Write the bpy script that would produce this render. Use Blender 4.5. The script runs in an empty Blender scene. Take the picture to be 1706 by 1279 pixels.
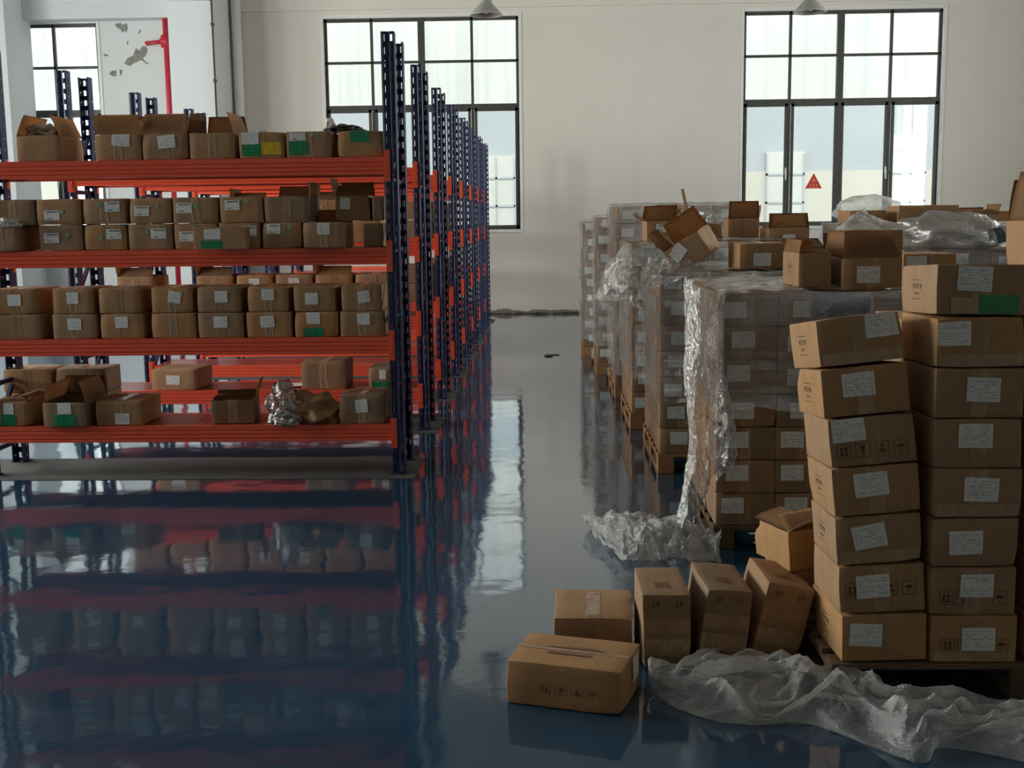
import bpy, bmesh, math, random
from mathutils import Vector, Matrix, noise, Euler

# ------------------------------------------------------------------ camera, sky, sun, large lights, exposure
SC = bpy.context.scene
COL = SC.collection
F, CX, CY, CAMH = 1950.0, 853.0, 639.5, 1.6
_y = Vector((912 - CX, CY - 362, -F)).normalized()
_r = math.radians(0.45)
_c, _s = math.cos(_r), math.sin(_r)
_x = Vector((_c, _s, -(_y[0] * _c + _y[1] * _s) / _y[2])).normalized()
_z = _x.cross(_y)
RM = Matrix((_x, _y, _z))                       # camera space -> world
cam_d = bpy.data.cameras.new('camera')
cam_d.sensor_width = 36.0
cam_d.lens = F / 1706 * 36.0
cam_d.clip_end = 300
cam = bpy.data.objects.new('camera', cam_d)
COL.objects.link(cam)
cam.matrix_world = Matrix.Translation((0, 0, CAMH)) @ RM.to_4x4()
SC.camera = cam

world = bpy.data.worlds.new('sky')
SC.world = world
world.use_nodes = True
bg = world.node_tree.nodes['Background']
bg.inputs[0].default_value = (0.86, 0.93, 1.0, 1)
bg.inputs[1].default_value = 2.2

def area(name, loc, rot, sx, sy, power, col=(1, 1, 1), portal=False):
    d = bpy.data.lights.new(name, 'AREA')
    d.shape = 'RECTANGLE'; d.size = sx; d.size_y = sy; d.energy = power; d.color = col
    if portal: d.cycles.is_portal = True
    o = bpy.data.objects.new(name, d); COL.objects.link(o)
    o.location = loc; o.rotation_euler = rot
    return o

sun_d = bpy.data.lights.new('sun', 'SUN'); sun_d.energy = 4.2; sun_d.angle = math.radians(3)
sun_d.color = (1.0, 0.96, 0.88)
sun = bpy.data.objects.new('sun', sun_d); COL.objects.link(sun)
sun.rotation_euler = (math.radians(48), 0, 0)   # shines towards +Y and down: only reaches the yard behind the hall

YW = 19.70          # back wall
XL, XR, YB, ZC = -11.0, 9.0, -7.0, 6.6
SIDE_WIN = [(5.0, 8.2), (9.0, 12.0), (12.6, 15.6)]     # left wall
RIGHT_FILL_WIN = [(8.0, 11.0), (11.6, 14.6)]                 # right wall: unseen windows added to brighten the back wall
for (a, b), p in zip(SIDE_WIN, (980, 620, 530)):         # daylight through the windows of the left wall
    area('window_daylight', (XL - 0.35, (a + b) / 2, 3.15), (0, math.radians(-90), 0), 3.5, b - a, p, (1.0, 0.965, 0.91))
for a, b in RIGHT_FILL_WIN:
    area('window_daylight', (XR + 0.35, (a + b) / 2, 3.15), (0, math.radians(90), 0), 3.5, b - a, 340, (1.0, 0.97, 0.92))  # added fill from the right, evens out the back wall
for x in (-8.98, -2.05, 4.81):
    area('window_portal', (x, YW + 0.45, 3.13), (math.radians(-90), 0, 0), 3.3, 3.6, 1, portal=True)

SC.view_settings.view_transform = 'Standard'
SC.view_settings.look = 'None'
SC.view_settings.exposure = 0.08
SC.view_settings.gamma = 1.0
SC.view_settings.use_curve_mapping = False
SC.cycles.max_bounces = 8
SC.cycles.transparent_max_bounces = 24
SC.cycles.caustics_reflective = False
SC.cycles.caustics_refractive = False
SC.cycles.sample_clamp_indirect = 6

def ray(x, y): return RM @ Vector((x - CX, CY - y, -F))
def atY(x, y, Y):
    d = ray(x, y); return d * (Y / d.y) + Vector((0, 0, CAMH))
def atZ(x, y, Z):
    d = ray(x, y); return d * ((Z - CAMH) / d.z) + Vector((0, 0, CAMH))

# ------------------------------------------------------------------ materials
class NT:
    def __init__(s, name):
        s.m = bpy.data.materials.new(name); s.m.use_nodes = True
        s.t = s.m.node_tree; s.n = s.t.nodes; s.b = s.n['Principled BSDF']; s.out = s.n['Material Output']
    def N(s, typ, **kw):
        n = s.n.new(typ)
        for k, v in kw.items():
            if k.startswith('i_'):
                key = k[2:]; key = int(key) if key.isdigit() else key.replace('_', ' ')
                n.inputs[key].default_value = v
            else: setattr(n, k, v)
        return n
    def L(s, a, b): s.t.links.new(a, b)
    def ramp(s, fac, stops):
        r = s.N('ShaderNodeValToRGB'); e = r.color_ramp.elements
        while len(e) < len(stops): e.new(0.5)
        for i, (p, c) in enumerate(stops):
            e[i].position = p; e[i].color = c if len(c) == 4 else (*c, 1)
        s.L(fac, r.inputs[0]); return r.outputs[0]
    def noise(s, scale, detail=3, vec=None, stretch=None, rough=0.5):
        n = s.N('ShaderNodeTexNoise'); n.inputs['Scale'].default_value = scale; n.inputs['Detail'].default_value = detail
        n.inputs['Roughness'].default_value = rough
        v = vec or s.obj()
        if stretch:
            m = s.N('ShaderNodeMapping'); m.inputs['Scale'].default_value = stretch; s.L(v, m.inputs[0]); v = m.outputs[0]
        s.L(v, n.inputs['Vector']); return n.outputs[0]
    def obj(s): return s.N('ShaderNodeTexCoord').outputs['Object']
    def uv(s): return s.N('ShaderNodeTexCoord').outputs['UV']
    def math(s, op, a, b=0.0, c=0.0):
        m = s.N('ShaderNodeMath', operation=op)
        for i, v in enumerate((a, b, c)):
            if isinstance(v, (int, float)): m.inputs[i].default_value = v
            else: s.L(v, m.inputs[i])
        return m.outputs[0]
    def mix(s, fac, a, b):
        m = s.N('ShaderNodeMix', data_type='RGBA')
        for i, v in ((0, fac), (6, a), (7, b)):
            if isinstance(v, (int, float)): m.inputs[i].default_value = v
            elif isinstance(v, tuple): m.inputs[i].default_value = v if len(v) == 4 else (*v, 1)
            else: s.L(v, m.inputs[i])
        return m.outputs[2]
    def bump(s, h, strength, dist, normal_to=None):
        b = s.N('ShaderNodeBump'); b.inputs['Strength'].default_value = strength; b.inputs['Distance'].default_value = dist
        s.L(h, b.inputs['Height'])
        for t in (normal_to or [s.b]): s.L(b.outputs[0], t.inputs['Normal'])
        return b
    def set(s, base=None, rough=None, metal=None, ior=None, spec=None):
        if base is not None:
            if isinstance(base, tuple): s.b.inputs['Base Color'].default_value = (*base[:3], 1)
            else: s.L(base, s.b.inputs['Base Color'])
        if rough is not None:
            if isinstance(rough, (int, float)): s.b.inputs['Roughness'].default_value = rough
            else: s.L(rough, s.b.inputs['Roughness'])
        if metal is not None: s.b.inputs['Metallic'].default_value = metal
        if ior is not None: s.b.inputs['IOR'].default_value = ior
        if spec is not None: s.b.inputs['Specular IOR Level'].default_value = spec
        return s.m

def M_plain(name, col, rough=0.5, metal=0.0, var=0.12, scale=6):
    t = NT(name); n = t.noise(scale, 4)
    lo = tuple(c * (1 - var) for c in col); hi = tuple(min(1, c * (1 + var)) for c in col)
    return t.set(t.ramp(n, [(0.3, lo), (0.7, hi)]), rough, metal)

def M_card(name, col):
    t = NT(name)
    o = t.N('ShaderNodeObjectInfo')
    n1 = t.noise(9, 4); n2 = t.noise(60, 3, stretch=(1, 1, 0.25))
    k = t.math('ADD', t.math('MULTIPLY', n1, 0.6), t.math('MULTIPLY', n2, 0.4))
    c = t.ramp(k, [(0.3, tuple(v * 0.84 for v in col)), (0.68, tuple(v * 1.1 for v in col))])
    h = t.N('ShaderNodeHueSaturation'); t.L(c, h.inputs['Color'])
    t.L(t.math('MULTIPLY_ADD', o.outputs['Random'], 0.24, 0.88), h.inputs['Value'])
    t.L(t.math('MULTIPLY_ADD', o.outputs['Random'], 0.2, 0.9), h.inputs['Saturation'])
    t.set(h.outputs[0], 0.72); t.b.inputs['Specular IOR Level'].default_value = 0.3
    t.bump(t.noise(14, 3), 0.5, 0.004)
    return t.m

def M_tape(name, col, rough=0.14, bs=0.9, bd=0.006):
    t = NT(name)
    n = t.noise(30, 3, stretch=(1, 1, 0.35))
    t.set(t.ramp(n, [(0.3, tuple(v * 0.82 for v in col)), (0.7, tuple(v * 1.15 for v in col))]), rough)
    t.bump(t.noise(26, 4, stretch=(1, 1, 0.3)), bs, bd)
    return t.m

def M_label(name, rows=9, ink=0.35, block=True, paper=(0.90, 0.91, 0.90)):
    t = NT(name); uv = t.uv()
    sep = t.N('ShaderNodeSeparateXYZ'); t.L(uv, sep.inputs[0])
    u, v = sep.outputs[0], sep.outputs[1]
    fr = t.math('FRACT', t.math('MULTIPLY', v, rows))
    band = t.math('MULTIPLY', t.math('GREATER_THAN', fr, 0.3), t.math('LESS_THAN', fr, 0.72))
    rowid = t.math('FLOOR', t.math('MULTIPLY', v, rows))
    oi = t.N('ShaderNodeObjectInfo')
    cv = t.N('ShaderNodeCombineXYZ')
    t.L(t.math('MULTIPLY', u, 34.0), cv.inputs[0]); t.L(t.math('MULTIPLY', rowid, 7.31), cv.inputs[1])
    t.L(t.math('MULTIPLY', oi.outputs['Random'], 50.0), cv.inputs[2])
    nz = t.N('ShaderNodeTexNoise'); nz.inputs['Scale'].default_value = 1.0; nz.inputs['Detail'].default_value = 1
    t.L(cv.outputs[0], nz.inputs['Vector'])
    marks = t.math('GREATER_THAN', nz.outputs[0], 0.47)
    cv2 = t.N('ShaderNodeCombineXYZ'); t.L(t.math('MULTIPLY', u, 4.0), cv2.inputs[0]); t.L(t.math('MULTIPLY', rowid, 3.7), cv2.inputs[1])
    t.L(t.math('MULTIPLY', oi.outputs['Random'], 31.0), cv2.inputs[2])
    nz2 = t.N('ShaderNodeTexNoise'); nz2.inputs['Scale'].default_value = 1.0; t.L(cv2.outputs[0], nz2.inputs['Vector'])
    seg = t.math('GREATER_THAN', nz2.outputs[0], 0.46)
    inside = t.math('MULTIPLY', t.math('MULTIPLY', t.math('GREATER_THAN', u, 0.06), t.math('LESS_THAN', u, 0.93)),
                    t.math('MULTIPLY', t.math('GREATER_THAN', v, 0.06), t.math('LESS_THAN', v, 0.94)))
    k = t.math('MULTIPLY', t.math('MULTIPLY', band, t.math('MULTIPLY', marks, seg)), inside)
    c = t.mix(t.math('MULTIPLY', k, ink), paper, (0.05, 0.05, 0.06))
    if block:                                    # the heavy printed header bar and footer number of the smaller stickers
        bl = t.math('MULTIPLY', t.math('MULTIPLY', t.math('GREATER_THAN', v, 0.76), t.math('LESS_THAN', v, 0.9)),
                    t.math('MULTIPLY', t.math('GREATER_THAN', u, 0.18), t.math('LESS_THAN', u, 0.92)))
        b2 = t.math('MULTIPLY', t.math('MULTIPLY', t.math('GREATER_THAN', v, 0.12), t.math('LESS_THAN', v, 0.22)),
                    t.math('MULTIPLY', t.math('GREATER_THAN', u, 0.2), t.math('LESS_THAN', u, 0.5)))
        c = t.mix(t.math('MULTIPLY', t.math('MAXIMUM', bl, b2), 0.8), c, (0.05, 0.05, 0.05))
    n = t.noise(40, 2)
    c = t.mix(t.math('MULTIPLY', n, 0.12), c, (0.4, 0.4, 0.42))
    t.set(c, 0.4)
    return t.m

def M_film(name, alpha=0.3, tint=(0.62, 0.62, 0.6), white=0.35, scale=(1, 1, 5), bs=26, rough=0.12, dist=0.02, streak=0.0):
    t = NT(name)
    tr = t.N('ShaderNodeBsdfTransparent'); tr.inputs[0].default_value = (0.97, 0.97, 0.96, 1)
    gl = t.N('ShaderNodeBsdfGlossy'); gl.inputs['Roughness'].default_value = rough; gl.inputs[0].default_value = (0.95, 0.95, 0.95, 1)
    di = t.N('ShaderNodeBsdfDiffuse'); di.inputs[0].default_value = (*tint, 1)
    tl = t.N('ShaderNodeBsdfTranslucent'); tl.inputs[0].default_value = (*tint, 1)
    n = t.noise(bs, 5, stretch=scale, rough=0.62)
    t.bump(n, 1.0, dist, [gl])
    a = t.N('ShaderNodeMixShader'); a.inputs[0].default_value = 0.5; t.L(di.outputs[0], a.inputs[1]); t.L(tl.outputs[0], a.inputs[2])
    b = t.N('ShaderNodeMixShader'); b.inputs[0].default_value = white; t.L(gl.outputs[0], b.inputs[1]); t.L(a.outputs[0], b.inputs[2])
    lw = t.N('ShaderNodeLayerWeight'); lw.inputs[0].default_value = 0.35
    n2 = t.noise(5, 4, stretch=(1, 1, 1.6))
    fac = t.math('ADD', t.math('MULTIPLY', lw.outputs['Facing'], 0.35), t.math('MULTIPLY', n2, alpha * 2))
    if streak:                                   # overlapping turns of the film: thin level bands
        sk = t.ramp(t.noise(3, 4, stretch=(.5, .5, 22), rough=.7), [(0.50, (0, 0, 0)), (0.62, (1, 1, 1))])
        fac = t.math('ADD', fac, t.math('MULTIPLY', sk, streak))
    fac = t.math('MINIMUM', fac, 0.92)
    c = t.N('ShaderNodeMixShader'); t.L(fac, c.inputs[0]); t.L(tr.outputs[0], c.inputs[1]); t.L(b.outputs[0], c.inputs[2])
    t.L(c.outputs[0], t.out.inputs[0])
    return t.m

def M_floor():
    t = NT('blue_epoxy_floor'); o = t.obj()
    n = t.noise(1.4, 5); n2 = t.noise(9, 4)
    c = t.ramp(n, [(0.3, (0.020, 0.060, 0.115)), (0.75, (0.030, 0.085, 0.150))])
    sc = t.ramp(t.noise(3.5, 6, stretch=(1, 0.18, 1), rough=0.65), [(0.62, (0, 0, 0)), (0.72, (1, 1, 1))])
    c = t.mix(t.math('MULTIPLY', sc, 0.10), c, (0.16, 0.2, 0.24))
    h = t.math('ADD', t.noise(2.2, 2), t.math('MULTIPLY', t.noise(16, 3), 0.09))
    di = t.N('ShaderNodeBsdfDiffuse'); t.L(c, di.inputs[0])
    gl = t.N('ShaderNodeBsdfGlossy'); gl.inputs[0].default_value = (0.93, 0.96, 1.0, 1)
    t.L(t.math('MULTIPLY_ADD', n2, 0.06, 0.03), gl.inputs['Roughness'])
    t.bump(h, 0.30, 0.012, [gl])
    lw = t.N('ShaderNodeLayerWeight'); lw.inputs[0].default_value = 0.5      # clear-coat reflectance against viewing angle
    g = lambda v: (v, v, v)
    fac = t.ramp(lw.outputs['Facing'], [(0.0, g(.05)), (0.55, g(.12)), (0.70, g(.33)), (0.76, g(.47)), (0.83, g(.62)), (0.90, g(.76)), (1.0, g(.95))])
    mx = t.N('ShaderNodeMixShader'); t.L(fac, mx.inputs[0]); t.L(di.outputs[0], mx.inputs[1]); t.L(gl.outputs[0], mx.inputs[2])
    t.L(mx.outputs[0], t.out.inputs[0])
    return t.m

def M_wall(name, col):
    t = NT(name); n = t.noise(0.5, 4); n2 = t.noise(3, 6, stretch=(1, 1, 0.3))
    k = t.math('ADD', t.math('MULTIPLY', n, 0.6), t.math('MULTIPLY', n2, 0.4))
    c = t.ramp(k, [(0.3, tuple(v * 0.93 for v in col)), (0.7, col)])
    sep = t.N('ShaderNodeSeparateXYZ'); t.L(t.N('ShaderNodeNewGeometry').outputs['Position'], sep.inputs[0])
    low = t.math('MULTIPLY', t.math('LESS_THAN', sep.outputs[2], t.math('MULTIPLY_ADD', t.noise(4, 5), 0.14, -0.01)), 0.8)   # grime along the foot of the wall
    c = t.mix(low, c, (0.12, 0.09, 0.07))
    bay = t.math('LESS_THAN', sep.outputs[0], -5.25)                            # the left bay is mixed towards a cooler white
    c = t.mix(t.math('MULTIPLY', bay, .8), c, (0.66, 0.70, 0.71))
    t.set(c, 0.85)
    t.bump(t.noise(18, 4), 0.12, 0.01)
    return t.m

def M_wood(name, col):
    t = NT(name); n = t.noise(10, 5, stretch=(0.15, 1, 1)); 
    t.set(t.ramp(n, [(0.25, tuple(v * 0.6 for v in col)), (0.75, tuple(v * 1.2 for v in col))]), 0.75)
    t.bump(n, 0.3, 0.003); return t.m

CARD = M_card('cardboard', (0.435, 0.258, 0.135))
CARD_OLD = M_card('cardboard_weathered', (0.34, 0.215, 0.125))
CARD_IN = M_plain('cardboard_inner', (0.36, 0.23, 0.125), 0.8)
TAPE = M_tape('brown_tape', (0.40, 0.245, 0.135))
TAPE_CLR = M_tape('clear_tape', (0.46, 0.31, 0.185), 0.1, 1.0, .014)
GREEN = M_tape('green_tape', (0.01, 0.27, 0.11), 0.2)
YELLOW = M_tape('yellow_tape', (0.72, 0.52, 0.03), 0.25)
DOT = M_plain('green_dot', (0.2, 0.5, 0.24), 0.5)
LABEL = M_label('white_label', 9, 0.55, False)
STICK = M_label('small_sticker', 6, 0.4, True)
INK = M_plain('print_ink', (0.075, 0.035, 0.018), 0.7)
INK_SOFT = M_plain('faded_print_ink', (0.2, 0.11, 0.055), 0.7)
FILM = M_film('stretch_film', 0.19, white=0.12, rough=0.10, dist=0.045, scale=(.6, .6, 6), bs=20, streak=0.16)
FILM_BUNCH = M_film('bunched_film', 0.34, white=0.36, scale=(1, 1, 0.3), bs=22, dist=0.03)
FILM_PILE = M_film('loose_film', 0.42, tint=(0.75, 0.76, 0.77), white=0.55, scale=(.4, 1.6, 1.6), bs=30, dist=0.02, rough=0.16)
BLUE = M_plain('blue_steel', (0.014, 0.029, 0.105), 0.42, 0.0)
RED = M_plain('red_steel', (0.92, 0.13, 0.068), 0.26, 0.0, 0.06)
RED_DECK = M_plain('red_deck', (0.33, 0.042, 0.027), 0.3)
DARKM = M_plain('dark_metal', (0.055, 0.055, 0.05), 0.5)
WHITE = M_plain('white_paint', (0.8, 0.8, 0.77), 0.6, 0, 0.04)
WALL = M_wall('wall_plaster', (0.78, 0.745, 0.68))
COLM = M_wall('column_plaster', (0.75, 0.76, 0.75))
FLOOR = M_floor()
PADM = M_plain('bare_concrete', (0.085, 0.09, 0.088), 0.7, 0, 0.2, 3)
CEIL = M_plain('roof_sheet', (0.36, 0.345, 0.32), 0.7)
WOOD = M_wood('pallet_wood', (0.42, 0.22, 0.10))
WOOD_D = M_wood('dark_pallet_wood', (0.15, 0.095, 0.055))
PIPER = M_plain('red_pipe_paint', (0.50, 0.018, 0.035), 0.35)
PAPER = M_plain('white_paper', (0.85, 0.83, 0.78), 0.7)
GREYBAG = M_film('grey_bag', 0.62, tint=(0.36, 0.33, 0.30), white=0.6, scale=(1, 1, 1), bs=14)
DARKBAG = M_plain('dark_bag', (0.035, 0.032, 0.03), 0.35)
SIGNP = M_plain('blue_paper', (0.38, 0.44, 0.52), 0.6, 0, 0.04)
LAMPM = M_plain('lamp_shade_paint', (0.34, 0.34, 0.32), 0.45)
PEEL = M_plain('exposed_plaster', (0.24, 0.24, 0.21), 0.9, 0, 0.3, 20)
EXT = M_plain('facade_render', (0.37, 0.405, 0.425), 0.9, 0, 0.05, 0.6)
EXT_W = M_plain('facade_window', (0.52, 0.53, 0.50), 0.6, 0, 0.05, 0.6)
EXT_L = M_plain('facade_low_wall', (0.50, 0.49, 0.43), 0.9, 0, 0.05, 0.6)
GROUND = M_plain('yard_concrete', (0.32, 0.32, 0.30), 0.9)
def _ribs():
    t = NT('ribbed_cladding')
    w = t.N('ShaderNodeTexWave'); w.inputs['Scale'].default_value = 0.9; w.inputs['Distortion'].default_value = 0.0
    t.L(t.obj(), w.inputs['Vector'])
    t.set(t.ramp(t.noise(0.8, 3, stretch=(3, 3, .2)), [(0.3, (0.50, 0.52, 0.49)), (0.7, (0.58, 0.59, 0.56))]), 0.7)
    return t.m
RIBS = _ribs()
def _glass():
    t = NT('window_glass')
    tr = t.N('ShaderNodeBsdfTransparent'); tr.inputs[0].default_value = (0.90, 0.92, 0.91, 1)
    gl = t.N('ShaderNodeBsdfGlossy'); gl.inputs['Roughness'].default_value = 0.03
    m = t.N('ShaderNodeMixShader'); m.inputs[0].default_value = 0.06
    t.L(tr.outputs[0], m.inputs[1]); t.L(gl.outputs[0], m.inputs[2]); t.L(m.outputs[0], t.out.inputs[0]); return t.m
GLASS = _glass()
STICKER_R = M_plain('warning_red', (0.75, 0.04, 0.015), 0.5, 0, 0.03)
STICKER_W = M_plain('warning_print', (0.9, 0.55, 0.4), 0.5, 0, 0.03)

# ------------------------------------------------------------------ mesh helpers
class MB:
    def __init__(s): s.bm = bmesh.new()
    def box(s, x0, x1, y0, y1, z0, z1, M=None):
        v = [s.bm.verts.new((x, y, z)) for z in (z0, z1) for y in (y0, y1) for x in (x0, x1)]
        for f in ((0, 2, 3, 1), (4, 5, 7, 6), (0, 1, 5, 4), (2, 6, 7, 3), (0, 4, 6, 2), (1, 3, 7, 5)):
            s.bm.faces.new([v[i] for i in f])
        if M is not None: bmesh.ops.transform(s.bm, matrix=M, verts=v)
        return v
    def bar(s, a, b, wx, wz):
        a = Vector(a); b = Vector(b); d = b - a; L = d.length
        q = d.to_track_quat('X', 'Z').to_matrix().to_4x4(); q.translation = a
        return s.box(0, L, -wx / 2, wx / 2, -wz / 2, wz / 2, q)
    def tube(s, pts, rad, seg=12, caps=True):
        rings = []
        pts = [Vector(p) for p in pts]
        for i, p in enumerate(pts):
            d = (pts[min(i + 1, len(pts) - 1)] - pts[max(i - 1, 0)]).normalized()
            q = d.to_track_quat('Z', 'Y')
            r = rad[i] if isinstance(rad, (list, tuple)) else rad
            rings.append([s.bm.verts.new(p + q @ Vector((r * math.cos(k * 2 * math.pi / seg), r * math.sin(k * 2 * math.pi / seg), 0))) for k in range(seg)])
        for a, b in zip(rings, rings[1:]):
            for k in range(seg): s.bm.faces.new((a[k], a[(k + 1) % seg], b[(k + 1) % seg], b[k]))
        if caps:
            s.bm.faces.new(list(reversed(rings[0]))); s.bm.faces.new(rings[-1])
    def prism(s, prof, x0, x1):           # profile in (y,z), extruded along x
        a = [s.bm.verts.new((x0, y, z)) for y, z in prof]; b = [s.bm.verts.new((x1, y, z)) for y, z in prof]
        n = len(prof)
        for k in range(n): s.bm.faces.new((a[k], a[(k + 1) % n], b[(k + 1) % n], b[k]))
        s.bm.faces.new(list(reversed(a))); s.bm.faces.new(b)
    def grid(s, P, nu, nv, uv=False):
        V = [[s.bm.verts.new(P(i / nu, j / nv)) for i in range(nu + 1)] for j in range(nv + 1)]
        lay = s.bm.loops.layers.uv.verify() if uv else None
        for j in range(nv):
            for i in range(nu):
                f = s.bm.faces.new((V[j][i], V[j][i + 1], V[j + 1][i + 1], V[j + 1][i])); f.smooth = True
                if uv:
                    for l, (a, b) in zip(f.loops, ((i, j), (i + 1, j), (i + 1, j + 1), (i, j + 1))): l[lay].uv = (a / nu, b / nv)
        return V
    def mesh(s, name, mat, smooth=False, bevel=0):
        bm = s.bm
        if bevel:
            bmesh.ops.bevel(bm, geom=bm.edges[:], offset=bevel, segments=1, affect='EDGES', clamp_overlap=True)
        bmesh.ops.recalc_face_normals(bm, faces=bm.faces[:])
        if smooth:
            for f in bm.faces: f.smooth = True
        me = bpy.data.meshes.new(name); bm.to_mesh(me); bm.free()
        me.materials.append(mat); return me
    def build(s, name, mat, parent=None, smooth=False, bevel=0):
        return link(name, s.mesh(name, mat, smooth, bevel), parent)

def link(name, data, parent=None):
    o = bpy.data.objects.new(name, data); COL.objects.link(o)
    if parent is not None: o.parent = parent
    return o
def tag(o, label=None, cat=None, group=None, kind=None):
    if label: o['label'] = label
    if cat: o['category'] = cat
    if group: o['group'] = group
    if kind: o['kind'] = kind
    return o
def empty(name, loc=(0, 0, 0), rot=(0, 0, 0)):
    o = bpy.data.objects.new(name, None); COL.objects.link(o); o.location = loc; o.rotation_euler = rot
    o.empty_display_size = 0.05; return o
def struct(o): o['kind'] = 'structure'; return o

# ------------------------------------------------------------------ hall
m = MB(); m.box(XL - .3, XR + .3, YB - .3, YW + .4, -.2, 0); struct(m.build('floor', FLOOR))
m = MB(); m.box(XL - .3, XR + .3, YB - .3, YW + .4, ZC, ZC + .2); struct(m.build('ceiling', CEIL))
m = MB(); m.box(XL, XR, YB - .25, YB, 0, ZC); struct(m.build('wall_front', M_wall('cream_partition', (.66, .60, .51))))
WZ0, WZ1 = 1.40, 4.87
WINS = [(-10.6, -7.40), (-3.655, -0.445), (3.21, 6.42)]
def wall_with_holes(name, axis, const, thick, lo, hi, holes, mat):
    m = MB()
    def bx(a0, a1, z0, z1):
        if a1 - a0 < 1e-4: return
        if axis == 'x': m.box(a0, a1, const, const + thick, z0, z1)
        else: m.box(const, const + thick, a0, a1, z0, z1)
    cur = lo
    for a, b, z0, z1 in holes:
        bx(cur, a, 0, ZC); bx(a, b, 0, z0); bx(a, b, z1, ZC); cur = b
    bx(cur, hi, 0, ZC)
    return struct(m.build(name, mat))
wb = wall_with_holes('wall_back', 'x', YW, .24, XL, XR, [(a, b, WZ0, WZ1) for a, b in WINS], WALL)
wall_with_holes('wall_left', 'y', XL - .24, .24, YB, YW, [(a, b, 1.4, 4.9) for a, b in SIDE_WIN], WALL)
wall_with_holes('wall_right', 'y', XR, .24, YB, YW, [(a, b, 1.4, 4.9) for a, b in RIGHT_FILL_WIN], WALL)
# thin projecting beam above the window heads
m = MB(); m.box(XL, XR, YW - .035, YW, 4.985, ZC); b_ = m.build('trim_1', WALL); struct(b_)
# columns
for k, (xa, xb, yf) in enumerate([(-10.0, -8.5, 18.75), (-5.87, -5.17, 18.62)]):
    m = MB(); m.box(xa, xb, yf, YW, 0, ZC); struct(m.build('column_%d' % (k + 1), COLM, None, False, .004))
m = MB(); m.box(-5.85, -5.2, 18.55, 18.63, 4.98, ZC); struct(m.build('trim_2', COLM))
m = MB(); m.box(-8.5, -5.87, YW - .3, YW, 4.88, ZC); struct(m.build('trim_3', COLM))
m = MB(); m.box(-5.172, -5.158, 18.56, 18.62, 0.05, ZC)
for z in (3.1, 3.75, 4.6): m.box(-5.178, -5.14, 18.53, 18.62, z, z + .04)
tag(m.build('cable_conduit', DARKM), 'thin dark cable conduit clipped to the column edge beside the white downpipe', 'conduit')
m = MB(); m.tube([(-5.05, 19.60, 0.002), (-5.05, 19.60, ZC - .01)], .075, 20)
for z in (1.2, 3.0, 4.9): m.tube([(-5.05, 19.60, z), (-5.05, 19.60, z + .05)], .083, 20)
tag(m.build('downpipe', WHITE, None, True), 'white round downpipe running up the back wall beside the column', 'pipe')
r = empty('fire_pipe', (-6.2, 19.53, 0)); tag(r, 'red painted fire water pipe rising beside the peeling plaster', 'pipe')
m = MB(); m.tube([(0, 0, .02), (0, 0, ZC - .01)], .045, 16); m.build('riser', PIPER, r, True)
m = MB(); m.tube([(-.34, .12, 4.50), (-.34, .02, 4.50), (0, 0, 4.52)], .032, 12); m.build('branch', PIPER, r, True)
m = MB(); m.tube([(-.09, 0, 4.52), (.02, 0, 4.53)], .055, 12); m.tube([(-.06, -.0, 4.42), (-.06, 0, 4.62)], .025, 10); m.tube([(0, 0, 4.42), (0, 0, 4.62)], .058, 12)
m.build('valve', PIPER, r, True)
# peeled patches of plaster
def poly_patch(pts, th=.003, y=YW):
    m = MB()
    P = [atY(px, py, y - th) for px, py in pts]
    a = [m.bm.verts.new((p.x, y - th, p.z)) for p in P]; b = [m.bm.verts.new((p.x, y, p.z)) for p in P]
    n = len(P); m.bm.faces.new(a)
    for k in range(n): m.bm.faces.new((a[k], b[k], b[(k + 1) % n], a[(k + 1) % n]))
    return m.build('peeled_patch', PEEL, wb)
for pts in ([(207, 106), (212, 97), (222, 92), (226, 80), (232, 84), (237, 77), (244, 77), (246, 84), (243, 92), (238, 97), (243, 103), (250, 107), (243, 106), (236, 100), (228, 103), (216, 110)],
            [(192, 40), (200, 38), (204, 41), (211, 39), (213, 46), (211, 54), (207, 51), (204, 55), (200, 48), (194, 46)],
            [(181, 122), (187, 118), (194, 117), (194, 127), (187, 127)], [(199, 115), (204, 117), (203, 122), (200, 127)],
            [(171, 89), (176, 90), (181, 92), (180, 94), (174, 93)], [(232, 50), (235, 49), (233, 55), (230, 57)], [(212, 68), (214, 69), (213, 75), (211, 73)]):
    poly_patch(pts)

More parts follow.
